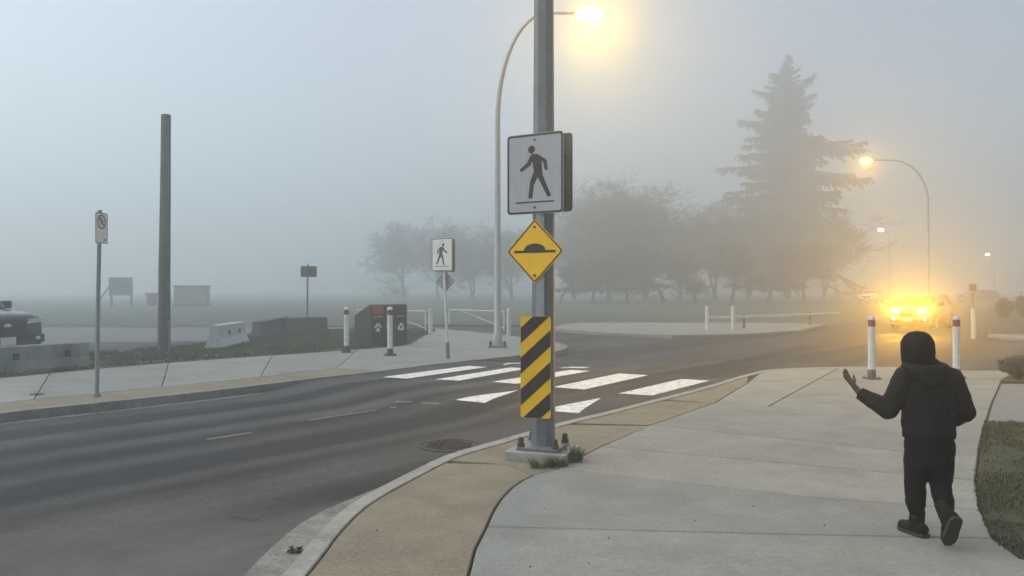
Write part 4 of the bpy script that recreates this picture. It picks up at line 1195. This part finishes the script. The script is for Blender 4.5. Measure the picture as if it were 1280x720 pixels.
for i, (px, d, h, lab) in enumerate([(1256, 42, 1.3, 'narrow clipped evergreen faint in the fog near the right edge'), (1279, 44, 1.5, 'clipped evergreen cut off by the right edge in the fog')]):
    leafy('evergreen_shrub', ((px - 640) / F * d, d, -0.1), 0.5, 0.5, h, 1500, lab, M['hedge'], 'shrub', 'clipped evergreens', 0.12, 8 + i)
# post with a blank sign in the fog on the right
b = Vector(((1215 - 640) / F * 33, 33, ROAD))
t = empty('fog_post', b, 0, 'tall thin post fading into the fog above the right hand white post', 'post')
m = MB(); m.tube([(0, 0, 0), (0, 0, 1.9)], 0.05, 8); m.build('shaft', M['galv'], t, 40)
m = MB(); m.box((0, -0.06, 1.75), (0.3, 0.02, 0.3), None, 0.005); m.build('panel', M['sign_back'], t)

# ------------------------------------------------------------------ grass blades, weeds and litter
def inside(p, poly):
    c = False; n = len(poly); j = n - 1
    for i in range(n):
        a, b = poly[i], poly[j]
        if (a.y > p.y) != (b.y > p.y) and p.x < (b.x - a.x) * (p.y - a.y) / (b.y - a.y) + a.x: c = not c
        j = i
    return c
def blades(name, poly, n, hmin, hmax, z, mt, seed, bx, w=0.004, label=None):
    rnd = random.Random(seed)
    vs, fs = [], []
    tries = 0
    while len(fs) < n and tries < n * 6:
        tries += 1
        p = Vector((rnd.uniform(bx[0], bx[1]), rnd.uniform(bx[2], bx[3]), 0))
        if not inside(p, poly): continue
        den = noise.noise(p * 1.5) + 0.4 * noise.noise(p * 4)
        if den < -0.22 and rnd.random() < 0.8: continue
        a = rnd.uniform(0, 2 * PI); h = rnd.uniform(hmin, hmax) * (1 + 0.5 * den) * (1.9 if rnd.random() < 0.03 else 1)
        ln = Vector((math.cos(a), math.sin(a), 0)); sd = Vector((-ln.y, ln.x, 0)) * w
        k = len(vs); lean = rnd.uniform(0.1, 0.9) * h
        vs += [(p.x - sd.x, p.y - sd.y, z - 0.004), (p.x + sd.x, p.y + sd.y, z - 0.004), (p.x + ln.x * lean * 0.35 + sd.x * 0.8, p.y + ln.y * lean * 0.35 + sd.y * 0.8, z + h * 0.6), (p.x + ln.x * lean * 0.35 - sd.x * 0.8, p.y + ln.y * lean * 0.35 - sd.y * 0.8, z + h * 0.6), (p.x + ln.x * lean, p.y + ln.y * lean, z + h)]
        fs += [(k, k + 1, k + 2, k + 3), (k + 3, k + 2, k + 4)]
    me = bpy.data.meshes.new(name); me.from_pydata([tuple(v) for v in vs], [], fs); me.materials.append(mt)
    o = bpy.data.objects.new(name, me); COL.objects.link(o)
    return tag(o, label, 'grass', None, 'stuff')
blades('grass', shrink(lawn, -0.02), 120000, 0.005, 0.034, -0.004, M['grass'], 3, (3.0, 8.5, 4.3, 10), 0.0035, 'short patchy lawn grass right of the walking child')
blades('grass', shrink(verge, 0.02), 80000, 0.015, 0.075, 0.01, M['verge_grass'], 4, (-17, -2.5, 13, 32), 0.009, 'rough grass of the verge behind the far pavement')

def weed_at(loc, n, h, label, seed, rad=0.1):
    rnd = random.Random(seed)
    m = MB()
    for k in range(n):
        a = rnd.uniform(0, 2 * PI); r0 = rad * math.sqrt(rnd.random()); hh = h * rnd.uniform(0.4, 1)
        p = Vector((r0 * math.cos(a), r0 * math.sin(a) * 0.6, 0)); l = Vector((math.cos(a), math.sin(a), 0)) * hh * rnd.uniform(0.2, 0.9); s = Vector((-math.sin(a), math.cos(a), 0)) * 0.004
        m._add([p - s, p + s, p + l * 0.4 + s + Vector((0, 0, hh * 0.65)), p + l * 0.4 - s + Vector((0, 0, hh * 0.65)), p + l + Vector((0, 0, hh))], [(0, 1, 2, 3), (3, 2, 4)])
    o = m.build('weed_tuft', M['weed']); o.location = loc
    return tag(o, label, 'weed', 'weeds round the pole footing')
weed_at(G(715, 577), 170, 0.15, 'tallest weed tuft at the right end of the pole footing', 1, 0.10)
weed_at(G(676, 584.5), 110, 0.085, 'low weed tuft along the front edge of the pole footing', 2, 0.12)
weed_at(G(697, 583), 110, 0.09, 'low weed tuft at the front right corner of the pole footing', 4, 0.10)
rnd = random.Random(9)
m = MB()
for k in range(170):
    p = Vector((rnd.uniform(-1.3, 4.6), rnd.uniform(3.6, 12.5), 0.0))
    if p.x < -1.1 and p.y < 4: continue
    if not any(inside(p, w) for w in walk + strips): continue
    s = rnd.choice((0.003, 0.003, 0.004, 0.005, 0.007)); a = rnd.uniform(0, PI)
    m.tube([(p.x, p.y, 0.0), (p.x, p.y, s * 0.8)], [s, s * 0.6], 5, phase=a)
tag(m.build('grit', M['joint']), 'specks of dark grit and bits scattered over the near pavement', 'grit', None, 'stuff')
p = G(371, 690, ROAD + 0.01)
m = MB(); rnd = random.Random(2)
for k in range(26):
    c = Vector((rnd.gauss(0, 0.025), rnd.gauss(0, 0.018), abs(rnd.gauss(0.0, 0.012)))); u = Vector((rnd.gauss(0, 1), rnd.gauss(0, 1), rnd.gauss(0, 0.5))).normalized() * 0.03; w = u.orthogonal().normalized() * 0.013
    m._add([c - u, c + w, c + u, c - w], [(0, 1, 2, 3)])
o = m.build('leaf_clump', M['dry']); o.location = p; tag(o, 'small clump of dead leaves in the gutter at the near kerb', 'leaves')

# ------------------------------------------------------------------ the walking child
KX, KY = 2.60, 5.0
kid = empty('person', (KX, KY, 0), 0, 'child in black jacket, knit hat and dark boots walking away with left arm held out', 'person')
lsh, lel, lwr = Vector((-0.135, 0.01, 1.045)), Vector((-0.235, 0.03, 0.835)), Vector((-0.375, 0.10, 0.925))
rsh, rel, rwr = Vector((0.150, 0.01, 1.035)), Vector((0.225, -0.02, 0.825)), Vector((0.185, 0.14, 0.735))
lhip, lkn, lan = Vector((-0.050, 0.02, 0.62)), Vector((-0.032, 0.10, 0.36)), Vector((0.024, 0.19, 0.075))
rhip, rkn, ran = Vector((0.098, 0.02, 0.62)), Vector((0.100, 0.04, 0.36)), Vector((0.076, -0.09, 0.158))
hc = Vector((-0.052, 0.03, 1.215))
m = MB()
# torso, neck, head
m.tube([(0.02, 0.01, 0.56), (0.012, 0.01, 0.64), (0, 0.01, 0.75), (0, 0.012, 0.9), (0, 0.01, 1.0), (0, 0.01, 1.06), (-0.01, 0.015, 1.09)], [(0.085, 0.065), (0.108, 0.08), (0.108, 0.078), (0.12, 0.085), (0.125, 0.08), (0.10, 0.06), (0.05, 0.045)], 18, ref=(1, 0, 0))
m.capsule((-0.01, 0.012, 1.05), (-0.045, 0.025, 1.15), 0.042, 0.04)
m.ball(hc, (0.078, 0.094, 0.105)); m.ball(hc + Vector((0, 0.035, -0.05)), (0.058, 0.06, 0.06))
m.capsule(hc + Vector((0, 0.092, 0.0)), hc + Vector((0, 0.108, -0.022)), 0.009, 0.013)          # nose
m.capsule(hc + Vector((-0.018, 0.09, -0.055)), hc + Vector((0.018, 0.09, -0.055)), 0.009, 0.009)  # lips
for s in (-1, 1):
    m.ball(hc + Vector((s * 0.08, 0.0, -0.012)), (0.012, 0.02, 0.03))                             # ears
for a, b_, c_, r in ((lsh, lel, lwr, 1), (rsh, rel, rwr, 1)):
    m.capsule(a, b_, 0.040, 0.031); m.capsule(b_, c_, 0.031, 0.022)
for a, b_, c_ in ((lhip, lkn, lan), (rhip, rkn, ran)):
    m.capsule(a, b_, 0.066, 0.046); m.capsule(b_, c_, 0.044, 0.03)
m.capsule(lan, lan + Vector((-0.03, 0.10, -0.045)), 0.03, 0.024); m.capsule(ran, ran + Vector((0.0, 0.05, -0.11)), 0.03, 0.02)
def hand(m, w, fwd, nrm, thumb_dir, curl, L=0.135):
    """palm and five bent fingers; fwd along the hand, nrm out of the palm"""
    fwd = fwd.normalized(); nrm = (nrm - fwd * nrm.dot(fwd)).normalized(); sd = fwd.cross(nrm)
    if sd.dot(thumb_dir) < 0: sd = -sd
    pl = L * 0.5
    m.tube([w - fwd * 0.015, w + fwd * pl * 0.35, w + fwd * pl * 0.8, w + fwd * pl], [(0.020, 0.015), (0.030, 0.014), (0.033, 0.012), (0.030, 0.010)], 12, ref=sd[:])
    for k, (o_, ln) in enumerate(((0.0255, 0.055), (0.0085, 0.063), (-0.0085, 0.058), (-0.0250, 0.045))):
        p = w + fwd * pl * 0.85 + sd * o_; d0 = (fwd + sd * o_ * 11.0).normalized(); pts = [p]
        for j, fr in enumerate((0.2, 0.42, 0.3, 0.28)):
            d0 = (d0 + nrm * curl * (0.25 + 0.25 * j)).normalized(); pts.append(pts[-1] + d0 * ln * fr)
        m.tube(pts, [0.0085, 0.0085, 0.008, 0.0072, 0.005], 8)
    p = w + fwd * pl * 0.25 + sd * 0.02
    d0 = (sd * 0.8 + fwd * 0.55 + nrm * 0.25).normalized(); pts = [p]
    for fr in (0.024, 0.022, 0.018):
        pts.append(pts[-1] + d0 * fr); d0 = (d0 + fwd * 0.35 + nrm * curl * 0.3).normalized()
    m.tube(pts, [0.012, 0.0105, 0.009, 0.006], 8)
hand(m, lwr + Vector((-0.03, 0.02, 0.04)), Vector((-0.62, 0.12, 0.85)), Vector((0.55, -0.62, 0.45)), Vector((0.6, 0.6, 0.3)), 0.10, 0.14)
m.capsule(lwr, lwr + Vector((-0.03, 0.02, 0.04)), 0.022, 0.02)
hand(m, rwr + Vector((-0.02, 0.03, -0.01)), Vector((-0.55, 0.75, -0.1)), Vector((-0.4, -0.5, -0.6)), Vector((0.2, 0.3, 1)), 0.5)
body = m.build('body', M['skin'], kid); blend(body, 0.0045, 2)
for s in (-1, 1):
    m = MB(); m.ball(hc + Vector((s * 0.03, 0.084, 0.008)), (0.012, 0.009, 0.009)); e = m.build('eye', M['eye'], kid, 60)
    m = MB(); m.ball(hc + Vector((s * 0.03, 0.092, 0.008)), (0.005, 0.003, 0.005)); m.build('iris', M['hair'], e, 60)
# jacket
m = MB()
m.tube([(0.005, 0.0, 0.665), (0.005, 0.0, 0.685), (0.004, 0.0, 0.74), (0.002, 0.0, 0.85), (0, 0.0, 0.95), (0, 0.0, 1.02), (-0.004, 0.005, 1.07), (-0.012, 0.01, 1.115), (-0.02, 0.012, 1.135)],
       [(0.148, 0.112), (0.158, 0.122), (0.160, 0.126), (0.158, 0.124), (0.160, 0.12), (0.155, 0.112), (0.125, 0.098), (0.092, 0.085), (0.075, 0.075)], 28, ref=(1, 0, 0))
for a, b_, c_ in ((lsh, lel, lwr), (rsh, rel, rwr)):
    u = (c_ - b_).normalized()
    m.capsule(a, b_, 0.072, 0.060); m.capsule(b_, b_ + u * (c_ - b_).length * 0.55, 0.060, 0.056); m.capsule(b_ + u * (c_ - b_).length * 0.5, c_ - u * 0.015, 0.054, 0.043)
jk = m.build('jacket', M['jacket'], kid); blend(jk, 0.008, 5, 0.006, 0.06)
# folded hood lying over the back of the collar
m = MB()
pts = [Vector((-0.02 + 0.112 * math.cos(R(a)), 0.0 + 0.10 * math.sin(R(a)), 1.105 + 0.02 * math.sin(R(a)))) for a in range(150, 391, 15)]
m.tube(pts, [(0.022 + 0.022 * math.sin(PI * k / 16)) for k in range(17)], 12)
m.tube([(-0.015, -0.075, 1.115), (-0.012, -0.105, 1.06), (-0.008, -0.118, 1.01), (-0.006, -0.112, 0.985)], [(0.09, 0.03), (0.105, 0.035), (0.085, 0.03), (0.04, 0.012)], 14, ref=(1, 0, 0))
hd = m.build('hood', M['jacket'], jk); blend(hd, 0.008, 4, 0.004, 0.05)
m = MB(); m.tube([(0.005, 0, 0.668), (0.005, 0, 0.70)], [(0.156, 0.12), (0.160, 0.124)], 28, ref=(1, 0, 0)); m.build('hem_band', M['trouser'], jk, 60)
m = MB(); u = (lwr - lel).normalized(); m.tube([lwr - u * 0.035, lwr + u * 0.012], [0.046, 0.040], 14); m.build('cuff', M['trouser'], jk, 60)
m = MB(); u = (rwr - rel).normalized(); m.tube([rwr - u * 0.035, rwr + u * 0.012], [0.046, 0.040], 14); m.build('cuff', M['trouser'], jk, 60)
# trousers, loose and gathered above the boots
m = MB()
m.tube([(0.006, 0.01, 0.73), (0.014, 0.01, 0.64), (0.020, 0.012, 0.56), (0.026, 0.02, 0.50)], [(0.136, 0.108), (0.145, 0.114), (0.140, 0.11), (0.120, 0.095)], 22, ref=(1, 0, 0))
m.capsule(lhip, lkn, 0.082, 0.066); m.capsule(lkn, lkn.lerp(lan, 0.52), 0.064, 0.061); m.capsule(lkn.lerp(lan, 0.4), lkn.lerp(lan, 0.66), 0.062, 0.050)
m.capsule(rhip, rkn, 0.080, 0.066); m.capsule(rkn, rkn.lerp(ran, 0.5), 0.064, 0.060); m.capsule(rkn.lerp(ran, 0.45), rkn.lerp(ran, 0.70), 0.062, 0.048)
tr = m.build('trousers', M['trouser'], kid); blend(tr, 0.008, 5, 0.007, 0.07)
# boots
def boot(ankle, toe, up, sole_n, first):
    """ankle joint, toe point and the leg direction; the sole is square to sole_n"""
    m = MB()
    f = (toe - ankle); f = (f - sole_n * f.dot(sole_n)).normalized()
    heel = ankle - sole_n * 0.072 - f * 0.045
    m.capsule(ankle + up * 0.085, ankle - sole_n * 0.01, 0.047, 0.048)
    m.capsule(heel + sole_n * 0.045, heel + f * 0.10 + sole_n * 0.042, 0.042, 0.041)
    m.capsule(heel + f * 0.09 + sole_n * 0.038, heel + f * 0.155 + sole_n * 0.032, 0.042, 0.035)
    b_ = m.build('boot', M['boot'], kid); blend(b_, 0.006, 4, 0.002, 0.03)
    sd = f.cross(sole_n)
    out = []
    for x, w in ((-0.042, 0.018), (-0.03, 0.034), (0.0, 0.040), (0.07, 0.040), (0.12, 0.045), (0.16, 0.040), (0.187, 0.02)): out.append((x, w))
    ol = out + [(x, -w) for x, w in out[::-1]]
    m = MB(); n = len(ol)
    vs = [heel + f * x + sd * w - sole_n * 0.004 for x, w in ol] + [heel + f * x + sd * w + sole_n * 0.018 for x, w in ol]
    m._add(vs, [tuple(range(n))[::-1], tuple(range(n, 2 * n))] + [(i, (i + 1) % n, n + (i + 1) % n, n + i) for i in range(n)])
    m.build('sole', M['sole'], b_)
boot(lan, lan + Vector((-0.045, 0.13, -0.06)), Vector((0.0, -0.15, 1)).normalized(), Vector((0, 0, 1)), True)
sn = Vector((0.0, -0.62, 0.78)).normalized()
sn = Vector((0.0, 0.86, 0.5)).normalized()
boot(ran + Vector((0, 0.0, 0.02)), ran + Vector((0.004, 0.08, -0.14)), Vector((-0.08, 0.55, 0.83)).normalized(), sn, False)
# knit hat
m = MB()
m.tube([hc + Vector((0.004, -0.016, -0.115)), hc + Vector((0, -0.012, -0.085)), hc + Vector((0, -0.008, -0.05)), hc + Vector((0, -0.003, 0.0)), hc + Vector((0, 0, 0.05)), hc + Vector((-0.003, 0, 0.085)), hc + Vector((-0.006, 0, 0.108)), hc + Vector((-0.006, 0, 0.115))],
       [(0.080, 0.082), (0.090, 0.096), (0.096, 0.104), (0.098, 0.110), (0.094, 0.105), (0.076, 0.083), (0.043, 0.048), (0.012, 0.012)], 28, ref=(1, 0, 0))
ht = m.build('knit_hat', M['knit'], kid, 70); blend(ht, 0.007, 3, 0.003, 0.03)
for v in ht.data.vertices:       # the face stays free below the brow
    r = v.co - hc
    if r.y > 0.03 and r.z < 0.03: v.co.y = hc.y + 0.03 + (r.y - 0.03) * 0.25

# ------------------------------------------------------------------ air
bpy.ops.mesh.primitive_cube_add if False else None
m = MB(); m.box((0, 0, 20.4), (900, 900, 43.5)); hz = m.build('haze', None); hz.data.materials.clear()
hm = bpy.data.materials.new('haze'); hm.use_nodes = True
nt = hm.node_tree
for n in list(nt.nodes):
    if n.type != 'OUTPUT_MATERIAL': nt.nodes.remove(n)
out = [n for n in nt.nodes if n.type == 'OUTPUT_MATERIAL'][0]
pv = nt.nodes.new('ShaderNodeVolumePrincipled')
pv.inputs['Color'].default_value = (0.935, 0.985, 0.985, 1)
pv.inputs['Density'].default_value = 0.0105
pv.inputs['Anisotropy'].default_value = 0.72
nt.links.new(pv.outputs['Volume'], out.inputs['Volume'])
hz.data.materials.append(hm)
tag(hz, 'pale fog filling the whole street', 'fog', None, 'stuff')

# ------------------------------------------------------------------ daylight
w = bpy.data.worlds.new('World'); scene.world = w; w.use_nodes = True
nt = w.node_tree
bg = nt.nodes['Background']
sky = nt.nodes.new('ShaderNodeTexSky'); sky.sky_type = 'NISHITA'; sky.sun_disc = False
SUN_EL, SUN_AZ = R(55), R(-88)     # azimuth from +Y towards +X
sky.sun_elevation = SUN_EL; sky.sun_rotation = SUN_AZ
sky.air_density = 1.0; sky.dust_density = 2.5; sky.ozone_density = 1.0
hs = nt.nodes.new('ShaderNodeHueSaturation'); hs.inputs['Saturation'].default_value = 0.62
nt.links.new(sky.outputs['Color'], hs.inputs['Color']); nt.links.new(hs.outputs['Color'], bg.inputs['Color'])
bg.inputs['Strength'].default_value = 0.15
sun = light('sun', 'SUN', (0, 0, 60), 1.0, (1.0, 0.985, 0.96), 0)
sun.data.angle = R(70)
sv = Vector((math.sin(SUN_AZ) * math.cos(SUN_EL), math.cos(SUN_AZ) * math.cos(SUN_EL), math.sin(SUN_EL)))
sun.rotation_euler = (-sv).to_track_quat('-Z', 'Y').to_euler()

# ------------------------------------------------------------------ render settings
scene.render.engine = 'CYCLES'
cy = scene.cycles
cy.volume_bounces = 6
cy.max_bounces = 10
cy.diffuse_bounces = 4
cy.glossy_bounces = 3
cy.use_denoising = True
cy.sample_clamp_indirect = 4.0
vs = scene.view_settings
vs.view_transform = 'Standard'; vs.look = 'None'; vs.exposure = 0.3; vs.gamma = 1.0; vs.use_curve_mapping = False
